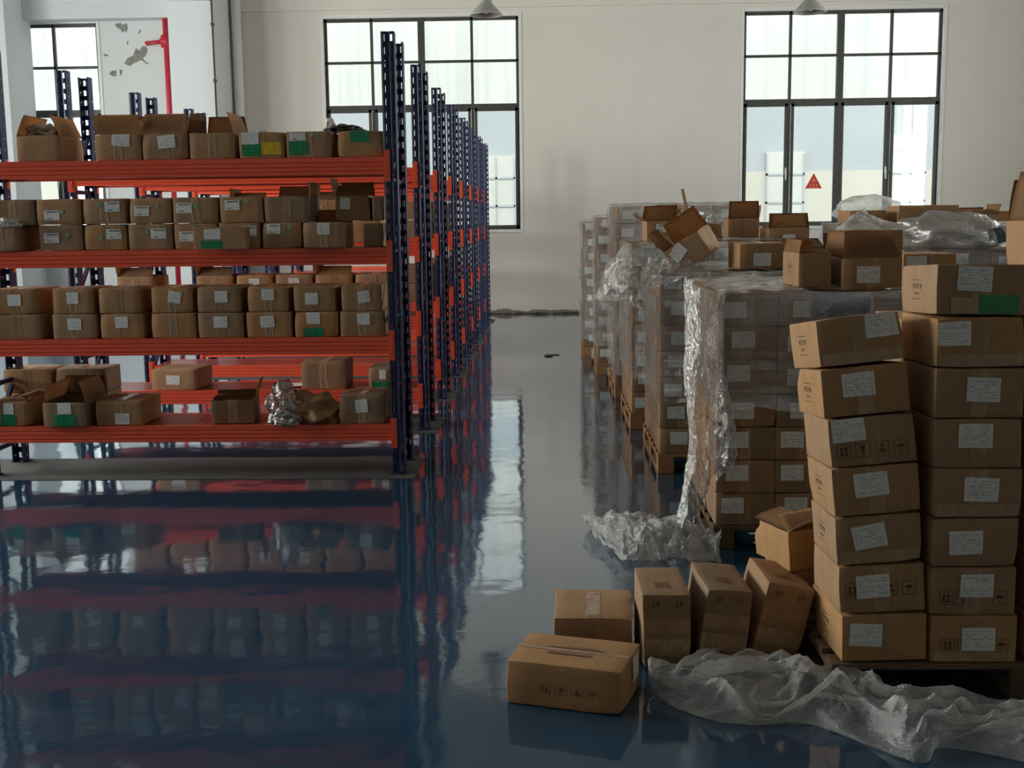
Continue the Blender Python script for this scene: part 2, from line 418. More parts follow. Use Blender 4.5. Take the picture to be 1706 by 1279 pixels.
def window(n, xa, xb, mull, sticker=False):
    root = empty('window_%d' % n, (0, 0, 0)); struct(root)
    y0, y1 = YW + .07, YW + .13
    g = MB()
    g.box(xa, xb, YW - .012, YW + .24, WZ1 - .012, WZ1 + .045); g.box(xa - .045, xa + .004, YW - .012, YW + .24, WZ0 - .04, WZ1 + .045)
    g.box(xb - .004, xb + .045, YW - .012, YW + .24, WZ0 - .04, WZ1 + .045); g.box(xa, xb, YW - .03, YW + .24, WZ0 - .04, WZ0 + .01)
    g.build('window_reveal', WHITE, root, False)
    zt = WZ0 + 2.03; zm = WZ0 + 2.76
    f = MB()
    f.box(xa, xb, y0, y1, WZ1 - .06, WZ1); f.box(xa, xb, y0, y1, WZ0, WZ0 + .06)
    f.box(xa, xa + .05, y0, y1, WZ0, WZ1); f.box(xb - .05, xb, y0, y1, WZ0, WZ1)
    f.box(xa, xb, y0 - .01, y1, zt - .04, zt + .04); f.box(xa, xb, y0, y1, zm - .02, zm + .02)
    a, b, c = mull
    f.box(b - .055, b + .055, y0 - .015, y1 + .01, WZ0, WZ1)
    for x in (a, c): f.box(x - .022, x + .022, y0, y1, WZ0, WZ1)
    f.build('window_frame', DARKM, root, False, .003)
    xs = [xa, a, b, c, xb]
    for k in range(4):
        s = MB(); x0, x1 = xs[k] + .03, xs[k + 1] - .03
        for (u0, u1, v0, v1) in ((x0, x0 + .045, WZ0 + .03, zt - .03), (x1 - .045, x1, WZ0 + .03, zt - .03), (x0, x1, WZ0 + .03, WZ0 + .08), (x0, x1, zt - .08, zt - .03)):
            s.box(u0, u1, y0 - .02, y0 + .02, v0, v1)
        s.build('window_sash', DARKM, root)
        for z0, z1 in ((WZ0 + .06, zt - .05), (zt + .04, zm - .02), (zm + .02, WZ1 - .06)):
            p = MB(); p.box(x0 - .01, x1 + .01, YW + .10, YW + .106, z0, z1); p.build('window_pane', GLASS, root)
    for x in (a - .05, c - .05):
        h = MB(); h.box(x - .012, x + .012, y0 - .06, y0 - .02, 2.25, 2.36); h.box(x - .012, x + .012, y0 - .075, y0 - .05, 2.16, 2.3); h.build('window_handle', WHITE, root, False, .004)
    return root
window(1, WINS[0][0], WINS[0][1], (-9.8, -9.0, -8.16))
window(2, WINS[1][0], WINS[1][1], (-2.87, -2.05, -1.22))
window(3, WINS[2][0], WINS[2][1], (3.98, 4.79, 5.61))
for k, (a, b, xx) in enumerate([(a, b, XL - .12) for a, b in SIDE_WIN] + [(a, b, XR + .12) for a, b in RIGHT_FILL_WIN]):  # those in the right wall are added for the fill light
    z0, z1 = 1.4, 4.9
    root = struct(empty('window_%d' % (k + 4)))
    f = MB()
    for y in (a, (a + b) / 2 - .03, b - .06): f.box(xx - .03, xx + .03, y, y + .06, z0, z1)
    for z in (z0, (z0 + z1) / 2, z1 - .06): f.box(xx - .03, xx + .03, a, b, z, z + .06)
    f.build('window_frame', DARKM, root)
    p = MB(); p.box(xx - .003, xx + .003, a, b, z0, z1); p.build('window_pane', GLASS, root)

# triangular warning sticker on the pane
r = empty('warning_sticker', (4.41, YW + .098, 2.02)); tag(r, 'red triangular warning sticker on the lower window pane', 'sticker')
m = MB(); a = [m.bm.verts.new(p) for p in ((-.14, -.002, 0), (.14, -.002, 0), (0, -.002, .25))]; b = [m.bm.verts.new((v.co.x, 0, v.co.z)) for v in a]
m.bm.faces.new(a); m.bm.faces.new(b[::-1])
for k in range(3): m.bm.faces.new((a[k], b[k], b[(k + 1) % 3], a[(k + 1) % 3]))
m.build('sticker_sheet', STICKER_R, r)
m = MB()
for pts in (((.012, .175), (-.018, .125), (.002, .125), (-.012, .085), (.022, .14), (.004, .14)),):
    vs = [m.bm.verts.new((x, -.0035, z)) for x, z in pts]; m.bm.faces.new(vs)
m.box(.03, .05, -.004, -.003, .12, .13)
for x in (-.05, 0, .05):
    m.box(x - .014, x + .014, -.004, -.003, .062, .067); m.box(x - .014, x + .014, -.004, -.003, .046, .051); m.box(x - .003, x + .003, -.004, -.003, .036, .075); m.box(x - .012, x + .012, -.004, -.003, .036, .04)
m.box(-.07, .07, -.004, -.003, .012, .016)
m.build('sticker_print', STICKER_W, r)

# pendant lamps
def lamp(x, y, zb, label):
    r = empty('pendant_lamp', (x, y, zb)); tag(r, label, 'lamp', 'pendant lamps under the roof')
    m = MB(); prof = [(.19, 0), (.188, .012), (.13, .07), (.075, .13), (.06, .16)]
    def P(u, v):
        i = v * (len(prof) - 1); k = min(int(i), len(prof) - 2); t = i - k
        rr = prof[k][0] * (1 - t) + prof[k + 1][0] * t; z = prof[k][1] * (1 - t) + prof[k + 1][1] * t
        return (rr * math.cos(u * 2 * math.pi), rr * math.sin(u * 2 * math.pi), z)
    m.grid(P, 40, 8); bmesh.ops.remove_doubles(m.bm, verts=m.bm.verts[:], dist=1e-5)
    bmesh.ops.solidify(m.bm, geom=m.bm.faces[:], thickness=.003); m.build('lamp_shade', LAMPM, r, True)
    m = MB(); m.tube([(0, 0, .15), (0, 0, .17), (0, 0, .30), (0, 0, .32)], [.062, .068, .068, .03], 20); m.build('lamp_housing', LAMPM, r, True)
    m = MB(); m.tube([(0, 0, .32), (0, 0, ZC - zb)], .006, 8); m.build('suspension_rod', DARKM, r)
    m = MB(); m.tube([(0, 0, .02), (0, 0, .05), (0, 0, .15)], [.02, .045, .02], 14); m.build('bulb', WHITE, r, True)
lamp(-.69, 14.0, 3.92, 'conical grey pendant lamp hanging before the window behind the racks')
lamp(3.03, 14.0, 3.89, 'conical grey pendant lamp hanging before the window with the warning triangle')
m = MB(); m.tube([(-11, 14.4, 4.35), (-.7, 14.4, 4.2), (3, 14.4, 4.22), (9, 14.4, 4.3)], .004, 6)

# neighbouring building beyond the yard
m.bm.free()
m = MB(); m.box(-40, 40, YW + .4, 60, -.3, -.1); struct(m.build('ground', GROUND))
nb = empty('neighbour_building', (0, 28, 0)); tag(nb, 'pale ribbed neighbouring factory building seen through the windows', 'building')
m = MB()
m.grid(lambda u, v: (-26 + 52 * u, -.035 - .03 * max(-.6, min(.6, math.sin((-26 + 52 * u) * 2 * math.pi / .46) * 1.2)), 4.18 + 3.4 * v), 1560, 1)
for f in m.bm.faces: f.smooth = False
m.build('ribbed_cladding', RIBS, nb)
m = MB(); m.box(-26, 26, 0, .3, 2.6, 7.6); m.build('facade', EXT, nb)
m = MB(); m.box(-26, 26, -.05, .3, -.1, 2.6); m.build('low_wall', EXT_L, nb)
for xw in (-1.2, 5.55, 8.35):
    m = MB(); m.box(xw - .45, xw + .45, -.09, -.02, 1.2, 3.05 if xw < 6 else 3.4); w = m.build('facade_window', EXT_W, nb)
    m = MB()
    for x_ in (-.45, -.02, .41): m.box(xw + x_, xw + x_ + .05, -.11, -.08, 1.2, 3.0)
    for z in (1.2, 1.85, 2.5): m.box(xw - .45, xw + .45, -.11, -.08, z, z + .05)
    m.build('glazing_bars', EXT, w)

# ------------------------------------------------------------------ racks
RZ = [.318, .873, 1.427, 1.976]          # top of each beam level
UH = 2.716; UX0, UX1 = -3.59, -.955; RD = .51
def upright_mesh(flip):
    m = MB(); W, D = .08, .06
    cols = [(-W / 2, 0), (-W / 2 + .013, 1), (-W / 2 + .027, 0), (-.013 + .0, 2), (.013, 2)]
    xs = [-.04, -.031, -.013, -.006, .006, .013, .031, .04]; ys = [0, 0, 0, .008, .008, 0, 0, 0]
    hole = {1, 5}; pitch = .0755; z = 0.0
    def strip(P, lo, hi, z0, z1):
        vs = [m.bm.verts.new(P(a, zz)) for zz in (z0, z1) for a in (lo, hi)]
        m.bm.faces.new((vs[0], vs[1], vs[3], vs[2]))
    n = int(UH / pitch)
    def fx(a, zz):
        for k in range(7):
            if xs[k] - 1e-9 <= a <= xs[k + 1] + 1e-9:
                t = (a - xs[k]) / (xs[k + 1] - xs[k]); return (a, ys[k] * (1 - t) + ys[k + 1] * t, zz)
    for k in range(7):
        if k in hole:
            for i in range(n + 1):
                z0 = i * pitch; z1 = min(z0 + pitch, UH)
                if z1 - z0 < .05: strip(fx, xs[k], xs[k + 1], z0, z1); continue
                strip(fx, xs[k], xs[k + 1], z0, z0 + .016); strip(fx, xs[k], xs[k + 1], z0 + .056, z1)
        else: strip(fx, xs[k], xs[k + 1], 0, UH)
    for sx in (-.04, .04):
        for y0, y1 in ((0, .028), (.036, .085)): strip(lambda a, zz: (sx, a, zz), y0, y1, 0, UH)
        for i in range(n + 1):
            z0 = i * pitch; z1 = min(z0 + pitch, UH)
            strip(lambda a, zz: (sx, a, zz), .028, .036, z0, min(z0 + .034, z1))
            if z0 + .044 < z1: strip(lambda a, zz: (sx, a, zz), .028, .036, z0 + .044, z1)
        s = -1 if sx > 0 else 1
        strip(lambda a, zz: (sx + s * a, .085, zz), 0, .009, 0, UH)
    bmesh.ops.remove_doubles(m.bm, verts=m.bm.verts[:], dist=1e-5)
    bmesh.ops.recalc_face_normals(m.bm, faces=m.bm.faces[:])
    bmesh.ops.solidify(m.bm, geom=m.bm.faces[:], thickness=.0018)
    if flip: bmesh.ops.transform(m.bm, matrix=Matrix.Scale(-1, 4, (0, 1, 0)), verts=m.bm.verts[:])
    return m.mesh('upright', BLUE)
UP_F, UP_R = upright_mesh(False), upright_mesh(True)
def beam_mesh():
    m = MB(); L0, L1 = UX0 + .042, UX1 - .042
    prof = [(0, 0), (0, .014), (.005, .019), (0, .024), (0, .040), (.005, .045), (0, .050), (0, .066), (.005, .071), (0, .076), (0, .105), (.028, .105), (.028, .085), (.045, .085), (.045, 0)]
    m.prism([(y, z - .105) for y, z in prof], L0, L1); return m.mesh('beam', RED)
def conn_mesh(s):
    m = MB()
    m.box(-.002, .002, 0, .04, -.15, .04); m.box(min(0, s * .038), max(0, s * .038), -.006, -.002, -.15, .04)
    for z in (-.12, -.06, -.01): m.box(min(s * .012, s * .026), max(s * .012, s * .026), -.008, -.005, z, z + .028)
    return m.mesh('beam_connector', RED, False)
BEAM, CN_R, CN_L = beam_mesh(), conn_mesh(1), conn_mesh(-1)
def panel_mesh():
    m = MB(); n = 6; L = (UX1 - UX0 - .09) / n
    for k in range(n):
        x0 = UX0 + .045 + k * L
        m.box(x0 + .002, x0 + L - .002, .03, RD - .03, -.018, -.001)
    return m.mesh('shelf_panel', RED_DECK)
PANEL = panel_mesh()
def foot_mesh():
    m = MB(); m.box(-.055, .055, -.02, .08, 0, .006)
    m.tube([(.0, -.008, .006), (0, -.008, .016)], .008, 8); return m.mesh('foot_plate', BLUE)
FOOT = foot_mesh()
RACKY = [7.237 + 1.545 * k for k in range(8)]
ordw = ['first', 'second', 'third', 'fourth', 'fifth', 'sixth', 'seventh', 'eighth', 'ninth', 'tenth']
def rack(k, Y):
    r = empty('storage_rack', (0, Y, 0.003))
    lab = ('nearest storage rack, blue uprights and red beams, its shelves full of cartons' if k == 0 else
           'last storage rack of the row, closest to the back wall' if k == 7 else
           '%s storage rack counted from the camera, blue uprights and red beams' % ordw[k])
    tag(r, lab, 'rack', 'storage racks along the aisle')
    for X in (UX0, UX1):
        for me, y in ((UP_F, 0), (UP_R, RD)):
            u = link('upright', me, r); u.location = (X, y, 0)
            f = link('foot_plate', FOOT, u)
            if y: f.location.y = -.06
        m = MB(); zz = .15; s = 0
        while zz < 2.1:
            m.bar((X, .05, zz), (X, RD - .05, zz + (.38 if s % 2 else 0)), .022, .03)
            zz += .38 if s % 2 else .04; s += 1
        m.build('bracing', BLUE, r)
    for z in RZ:
        for y, sg in ((.004, 1), (RD - .004, -1)):
            b = link('beam', BEAM, r); b.location = (0, y, z)
            if sg < 0: b.scale.y = -1
            c = link('beam_connector', CN_R, b); c.location.x = UX1 - .040
            c = link('beam_connector', CN_L, b); c.location.x = UX0 + .040
        p = link('shelf_panel', PANEL, r); p.location.z = z
    pd = MB(); pd.box(UX0 - .35, UX1 + .115, Y - .12, Y + RD + .035, 0, .003)
    struct(pd.build('floor_strip', PADM))
for k, Y in enumerate(RACKY): rack(k, Y)

# ------------------------------------------------------------------ cartons
CW, CD, CH = .28, .37, .16
class Shell:
    """the dented, slightly rounded surface of one carton; origin at the centre of its base"""
    def __init__(s, seed, w=CW, d=CD, h=CH, dent=1.0, open_top=False):
        s.a = Vector((w / 2, d / 2, h / 2)); s.seed = seed; s.dent = dent; s.open = open_top
        R = random.Random(seed)
        s.cor = [(Vector((R.choice((-1, 1)), R.choice((-1, 1)), R.choice((-1, 1)))), R.uniform(.003, .010) * dent) for _ in range(3)]
        s.b = [R.uniform(.0, .0028) * dent for _ in range(6)]
    def P(s, q, off=0.0):
        a = s.a; r = .004
        q = Vector(q)
        core = Vector([max(-(a[i] - r), min(a[i] - r, q[i])) for i in range(3)])
        d = q - core
        n = d.normalized() if d.length > 1e-9 else Vector((0, 0, 1))
        p = core + n * (r + off)
        u = [q[i] / a[i] for i in range(3)]
        for i in range(3):
            if abs(u[i]) > .999:
                j, k = [t for t in range(3) if t != i]
                w_ = max(0, 1 - u[j] ** 2) * max(0, 1 - u[k] ** 2)
                amt = s.b[i * 2 + (u[i] > 0)] * (1 if i < 2 else (.35 if u[i] > 0 else 0))
                p[i] += math.copysign(amt * w_, u[i])
        o = Vector((s.seed * 7.3, s.seed * 3.1, 0))
        nv = noise.noise_vector(Vector(p) * 9 + o)
        p += Vector((nv.x, nv.y, nv.z * .6)) * .0030 * s.dent
        for c, amt in s.cor:
            cp = Vector([c[i] * a[i] for i in range(3)])
            dist = (q - cp).length
            p -= c.normalized() * amt * math.exp(-(dist / .045) ** 2)
        p.z += a.z
        if p.z < .0015: p.z = .0015 + off * 0
        if not s.open and p.z > 2 * a.z + .002: p.z = 2 * a.z + .002 + off
        return p
    def coords(s, i):
        a = s.a[i]; n = 7
        return [-a, -a + .004] + [(-a + .004) + (2 * a - .008) * k / n for k in range(1, n)] + [a - .004, a]
    def body(s):
        m = MB(); V = {}
        C = [s.coords(i) for i in range(3)]
        def vert(i, j, k):
            if (i, j, k) not in V: V[(i, j, k)] = m.bm.verts.new(s.P((C[0][i], C[1][j], C[2][k])))
            return V[(i, j, k)]
        N = [len(c) - 1 for c in C]
        def quad(*t):
            f = m.bm.faces.new([vert(*v) for v in t]); f.smooth = True
        for ax in range(3):
            o1, o2 = [t for t in range(3) if t != ax]
            for side in (0, N[ax]):
                if s.open and ax == 2 and side: continue
                for i in range(N[o1]):
                    for j in range(N[o2]):
                        def T(di, dj):
                            t = [0, 0, 0]; t[ax] = side; t[o1] = i + di; t[o2] = j + dj; return tuple(t)
                        quad(T(0, 0), T(1, 0), T(1, 1), T(0, 1))
        bmesh.ops.recalc_face_normals(m.bm, faces=m.bm.faces[:])
        if s.open:
            bmesh.ops.solidify(m.bm, geom=m.bm.faces[:], thickness=.004)
        for e in m.bm.edges:
            if len(e.link_faces) == 2 and e.calc_face_angle(0) > .5: e.smooth = False
        return m
    def on(s, face, u, v, off=.0008):
        a = s.a
        q = {'front': (u, -a.y, v), 'back': (-u, a.y, v), 'left': (-a.x, -u, v), 'right': (a.x, u, v), 'top': (u, v, a.z)}[face]
        a_ = s.a
        q = [max(-a_[i], min(a_[i], q[i])) for i in range(3)]
        n = {'front': (0, -1, 0), 'back': (0, 1, 0), 'left': (-1, 0, 0), 'right': (1, 0, 0), 'top': (0, 0, 1)}[face]
        return s.P(q) + Vector(n) * off
    def patch(s, name, mat, face, cu, cv, w, h, rot=0, off=.0012, n=6, parent=None):
        m = MB(); c, sn = math.cos(rot), math.sin(rot)
        def P(u, v):
            x = (u - .5) * w; y = (v - .5) * h
            return s.on(face, cu + x * c - y * sn, cv + x * sn + y * c, off)
        m.grid(P, n, n, True)
        me = bpy.data.meshes.new(name); m.bm.to_mesh(me); m.bm.free(); me.materials.append(mat)
        return link(name, me, parent)
    def quads(s, name, mat, face, rects, parent, off=.0016):
        m = MB()
        for (x0, x1, y0, y1) in rects:
            m.grid(lambda u, v: s.on(face, x0 + (x1 - x0) * u, y0 + (y1 - y0) * v, off), 2, 2)
        me = bpy.data.meshes.new(name); m.bm.to_mesh(me); m.bm.free(); me.materials.append(mat)
        return link(name, me, parent)
def icon_rects(cx, cy, k, s=.015):
    t = s * .07; R = [(cx - s, cx + s, cy + s - t, cy + s), (cx - s, cx + s, cy - s, cy - s + t), (cx - s, cx - s + t, cy - s, cy + s), (cx + s - t, cx + s, cy - s, cy + s)]
    if k == 0:
        for d in (-.33, .33): R += [(cx + (d - .11) * s, cx + (d + .11) * s, cy - .5 * s, cy + .55 * s), (cx + (d - .24) * s, cx + (d + .24) * s, cy + .25 * s, cy + .42 * s)]
        R += [(cx - .6 * s, cx + .6 * s, cy - .66 * s, cy - .52 * s)]
    elif k == 1:
        R += [(cx - .32 * s, cx + .32 * s, cy + .15 * s, cy + .6 * s), (cx - .2 * s, cx + .2 * s, cy - .05 * s, cy + .15 * s), (cx - .05 * s, cx + .05 * s, cy - .5 * s, cy), (cx - .25 * s, cx + .25 * s, cy - .6 * s, cy - .5 * s)]
    elif k == 2:
        R += [(cx - .2 * s, cx + .2 * s, cy + .2 * s, cy + .6 * s), (cx - .55 * s, cx + .55 * s, cy - .35 * s, cy - .12 * s), (cx - .4 * s, cx + .4 * s, cy - .6 * s, cy - .45 * s), (cx - .35 * s, cx - .15 * s, cy - .1 * s, cy + .2 * s)]
    else:
        R += [(cx - .65 * s, cx + .65 * s, cy, cy + .2 * s), (cx - .4 * s, cx + .4 * s, cy + .2 * s, cy + .38 * s), (cx - .04 * s, cx + .04 * s, cy - .6 * s, cy), (cx - .3 * s, cx, cy - .64 * s, cy - .55 * s)]
    return R
def side_print():                        # small two-row block of handling marks printed on the long side
    R = []
    for i in range(4):
        x = -.05 + i * .024
        R += [(x - .009, x + .009, .030, .033), (x - .009, x + .009, -.034, -.031)]
        R += [(x - .003, x + .003, .002, .020), (x - .006, x + .006, .012, .017)]
        if i in (1, 2): R += [(x - .006, x + .006, -.018, -.010)]
    R += [(.020, .034, .004, .016)]
    return R
BODY = {}
SHELLS = {}
def shell(seed, op=False, dent=1.0):
    k = (seed, op, dent)
    if k not in SHELLS: SHELLS[k] = Shell(seed, dent=dent, open_top=op)
    return SHELLS[k]
PATCHES = {}
def add_patch(sh, key, name, mat, parent, fn):
    k = (id(sh), key)
    if k not in PATCHES:
        PATCHES[k] = fn().data
    else: link(name, PATCHES[k], parent)
RNG = random.Random(5)
def carton(x, y, z, label, group=None, rz=0.0, rx=0.0, ry=0.0, seed=None, kind='closed', lab='ship', lp=(0, .02, 0), tape='v', extra=(), side=None,
           flaps=None, scale=(1, 1, 1), mat=None, dent=1.0, front_y=True, name='carton'):
    """x = centre, y = front face (or centre), z = underside; angles in degrees"""
    if seed is None: seed = RNG.randint(1, 8)
    R = Euler((math.radians(rx), math.radians(ry), math.radians(rz)))
    off = R.to_matrix() @ Vector((0, CD / 2 * scale[1] if front_y else 0, 0))
    r = empty(name, Vector((x, y, z)) + off, R); r.scale = scale
    tag(r, label, 'carton', group)
    op = kind == 'open'
    sh = shell(seed, op, dent)
    mat = mat or CARD
    bk = (seed, op, dent, mat.name)
    if bk not in BODY: BODY[bk] = sh.body().mesh('carton_body', mat)
    link('carton_body', BODY[bk], r)
    if tape:
        def mk():
            m = MB(); w = .026
            hz = sh.a.z
            z0 = -hz if 'v' in tape else hz * .35
            segs = [('front', z0, hz)] + ([] if op else [('top', -sh.a.y, sh.a.y)]) + [('back', z0, hz)]
            if op: segs = segs[:1]
            elif z0 > -hz: segs = segs[:2]
            for f, a0, a1 in segs:
                m.grid(lambda u, v: sh.on(f, (u - .5) * (-2 if f == 'back' else 2) * w, a0 + (a1 - a0) * v, .0008), 4, 12)
            bmesh.ops.remove_doubles(m.bm, verts=m.bm.verts[:], dist=.003)
            me = bpy.data.meshes.new('packing_tape'); m.bm.to_mesh(me); m.bm.free(); me.materials.append(TAPE if seed % 2 else TAPE_CLR)
            return link('packing_tape', me, r)
        add_patch(sh, ('tape', tape, op), 'packing_tape', TAPE, r, mk)
    if tape and 'b' in tape:
        add_patch(sh, ('edge',), 'edge_tape', TAPE_CLR, r, lambda: sh.patch('edge_tape', TAPE_CLR, 'front', 0, -.058, .26, .04, 0, .0009, 10, r))
    if lab:
        lm, w, h = {'ship': (LABEL, .108, .078), 'small': (STICK, .100, .062), 'plain': (LABEL, .085, .072)}[lab]
        lpq = tuple(round(v, 2) for v in lp)
        o = add_patch(sh, ('lab', lab, lpq), 'shipping_label', lm, r, lambda: sh.patch('shipping_label', lm, 'front', lp[0], lp[1], w, h, math.radians(lp[2]), .0022, 6, r))
    for e in extra:
        kind_, cu, cv, w, h = e[:5]
        mt = {'green': GREEN, 'yellow': YELLOW, 'dot': DOT, 'clear': TAPE_CLR}[kind_]
        nm = {'green': 'green_tape', 'yellow': 'yellow_tape', 'dot': 'round_sticker', 'clear': 'clear_tape'}[kind_]
        if kind_ == 'dot':
            m = MB(); c = m.bm.verts.new(sh.on('front', cu, cv, .003)); ring = [m.bm.verts.new(sh.on('front', cu + w * math.cos(t * math.pi / 8), cv + w * math.sin(t * math.pi / 8), .003)) for t in range(16)]
            for t in range(16): m.bm.faces.new((c, ring[t], ring[(t + 1) % 16]))
            o = m.build(nm, mt, r)
        else: o = sh.patch(nm, mt, 'front', cu, cv, w, h, 0, .003, 8, r)
        if kind_ != 'clear': o['label'] = {'green': 'shiny green tape', 'yellow': 'yellow tape', 'dot': 'pale green round sticker'}[kind_]
    if side: sh.quads('printed_marks', INK_SOFT, 'left', side_print(), r)
    if flaps:
        a = sh.a
        for fname, ang, *rest in flaps:
            ln = rest[0] if rest else .14
            wid = (a.x if fname in ('front', 'back') else a.y) * 2 - .006
            m = MB(); bend = rest[1] if len(rest) > 1 else .15
            rr = random.Random(seed * 31 + len(fname)); cutc = rr.uniform(0, .02)
            def P(u, v):
                t = v * ln; b_ = bend * v * v * ln
                return Vector(((u - .5) * (wid - 2 * cutc * v), b_ + .004 * noise.noise(Vector((u * 3, v * 3, seed))), t))
            m.grid(P, 8, 6); bmesh.ops.solidify(m.bm, geom=m.bm.faces[:], thickness=.0035)
            o = m.build('flap', mat, r)
            zt = a.z * 2 - .003
            base = {'front': (Vector((0, -a.y + .003, zt)), 0), 'right': (Vector((a.x - .003, 0, zt)), 90), 'back': (Vector((0, a.y - .003, zt)), 180), 'left': (Vector((-a.x + .003, 0, zt)), 270)}[fname]
            o.location = base[0]
            o.rotation_euler = (Matrix.Rotation(math.radians(base[1]), 3, 'Z') @ Matrix.Rotation(math.radians(ang), 3, 'X')).to_euler()
    return r

# --- the near pallet: two leaning piles of cartons and a third at the picture's edge
def pallet(x0, x1, y0, y1, h, label, wood=WOOD, group='wooden pallets under the carton loads'):
    r = empty('wooden_pallet', (x0, y0, 0)); tag(r, label, 'pallet', group)
    W, D = x1 - x0, y1 - y0
    n = 7; bw = .095; pitch = (D - bw) / (n - 1)
    for k in range(n):
        m = MB(); m.box(0, W, k * pitch, k * pitch + bw, h - .02, h - .001); m.build('deck_board', wood, r, False, .002)
    for k in range(3):
        c = k * (W - .1) / 2
        m = MB()
        for j in range(3):
            d = j * (D - .12) / 2; m.box(c, c + .1, d, d + .12, .02, h - .038)
        m.box(c, c + .1, 0, D, h - .038, h - .02)
        m.build('stringer', wood, r, False, .002)
        m = MB(); m.box(c, c + .1, 0, D, .001, .02); m.build('base_board', wood, r, False, .002)
    return r
pallet(.93, 2.2, 3.735, 4.72, .125, 'dark wooden pallet under the nearest leaning piles of cartons', WOOD_D)
GA = 'cartons in the leaning pile on the near pallet'
def R3(rx, ry, rz=0): return Euler((math.radians(rx), math.radians(ry), math.radians(rz))).to_matrix()
specA = [  # roll, pitch, yaw, dx, dy, seed, label offset, side print, tape, name
    (-.8, -1.5, 2, 0, 0, 1, (-.062, .012, -4), True, 'v', 'wide centre tape'),
    (-2.6, -3.0, 0, .0, 0, 2, (-.03, .01, 3), False, 'v', 'label surrounded by printed boxes'),
    (-3.8, -4.0, -1, .0, 0, 3, (-.03, .012, 8), True, 'vb', 'strongly tilted label'),
    (-4.6, -4.5, 0, 0, 0, 4, (-.015, .02, 3), True, 'v', 'label over shiny torn tape'),
    (-5.0, -5.0, 0, 0, 0, 5, (-.075, .042, 2), False, 'v', 'label in its upper left corner'),
    (-5.4, -6.0, 1, -.012, 0, 6, (-.02, .022, 0), True, 'v', 'label high in the middle'),
    (-6.2, -7.5, 2, 0.0, .01, 7, (.075, .04, 0), True, 'vb', 'label at its upper right')]
nmA = ['bottom', 'second', 'third', 'fourth', 'fifth', 'sixth', 'top']
base = Vector((1.098, 3.752 + CD / 2, .125))
for i, (ro, pi_, ya, dx, dy, sd, lp, sp, tp, nm) in enumerate(specA):
    lab = '%s carton of the leaning near pile, %s' % (nmA[i] if i in (0, 6) else nmA[i] + ' lowest', nm)
    base = base + Vector((dx, dy, 0))
    c = carton(base.x, base.y, base.z, lab, GA, rx=pi_, ry=ro, rz=ya, seed=sd, lab='ship', lp=lp, tape=tp, side=sp, front_y=False, scale=(1, 1, .99))
    if i in (1, 4):
        sh = shell(sd)
        for k in range(4): sh.quads('handling_mark', INK, 'front', icon_rects(-.096 + k * .062, -.028 if i == 4 else 0.0, k, .023), c, .0011)
    base = base + R3(pi_, ro, ya) @ Vector((0, 0, CH * .99 + .0035))
GB = 'cartons in the upright pile on the near pallet'
nmB = ['bottom', 'second', 'third', 'fourth', 'fifth', 'sixth', 'seventh', 'top']
specB = [(0, 0, 0, 1, (.015, 0.0, 0), 'label between two printed boxes'), (0, 0, -.01, 2, (.012, .02, 0), 'label over creased clear tape'), (.3, -.5, -.01, 3, (-.03, .0, 2), 'label left of centre'),
         (.5, -1, -.006, 4, (.01, .012, -1), 'label right of centre'), (0, -1, -.01, 5, (-.01, .025, -1), 'large gleaming tape patches'), (0, -1.2, -.012, 6, (.012, .012, -2), 'slanting scratches of tape'),
         (-.6, -1.5, -.014, 7, (-.085, .03, 0), 'label against its left edge'), (.8, -3, -.02, 8, (-.02, .035, -3), 'green tape below the label')]
base = Vector((1.39, 3.752 + CD / 2, .125))
for i, (ro, pi_, dx, sd, lp, nm) in enumerate(specB):
    ex = [('green', .06, -.045, .125, .06), ('clear', -.05, -.05, .09, .05)] if i == 7 else []
    c = carton(1.395 + dx, base.y, base.z, '%s carton of the upright pile on the near pallet, %s' % (nmB[i] if i in (0, 7) else nmB[i] + ' lowest', nm), GB,
               rx=pi_, ry=ro, seed=sd, lp=lp, tape='v' if i % 3 else 'vb', extra=ex, side=i > 5, front_y=False)
    if i < 2:
        sh = shell(sd)
        for k in (0, 1, 3): sh.quads('handling_mark', INK, 'front', icon_rects((-.085, -.03, .09)[(0, 1, 3).index(k)], -.022, k, .023), c, .0011)
    base = base + R3(pi_, ro) @ Vector((0, 0, CH + .003))
z = .125
for i in range(8):
    carton(1.715 + (.006 if i % 2 else 0), 3.76, z, '%s carton of the pile cut off at the picture edge on the near pallet' % (nmB[i] if i in (0, 7) else nmB[i] + ' lowest'),
           'cartons in the pile at the picture edge', seed=(i * 3) % 8 + 1, lp=(.0, .01, 0), scale=(1, 1, .985)); z += CH * .985 + .003
carton(1.80, 3.80, z, 'open carton with a raised printed flap on top of the edge pile', None, seed=4, kind='open', lab=None, flaps=[('left', -6, .17, .05), ('back', 10), ('right', 60)], tape=None, rz=12)
z = .125
for i in range(7):
    carton(1.425 - (.03 if i == 6 else .01), 4.16, z, '%s carton of the row behind the upright pile, only its lit side showing' % (('bottom', 'second lowest', 'third lowest', 'fourth lowest', 'fifth lowest', 'sixth lowest', 'top')[i]),
           'cartons behind the upright pile', seed=(i * 5) % 8 + 1, lab=None, side=i > 4, scale=(1, 1, .97)); z += CH * .97 + .003

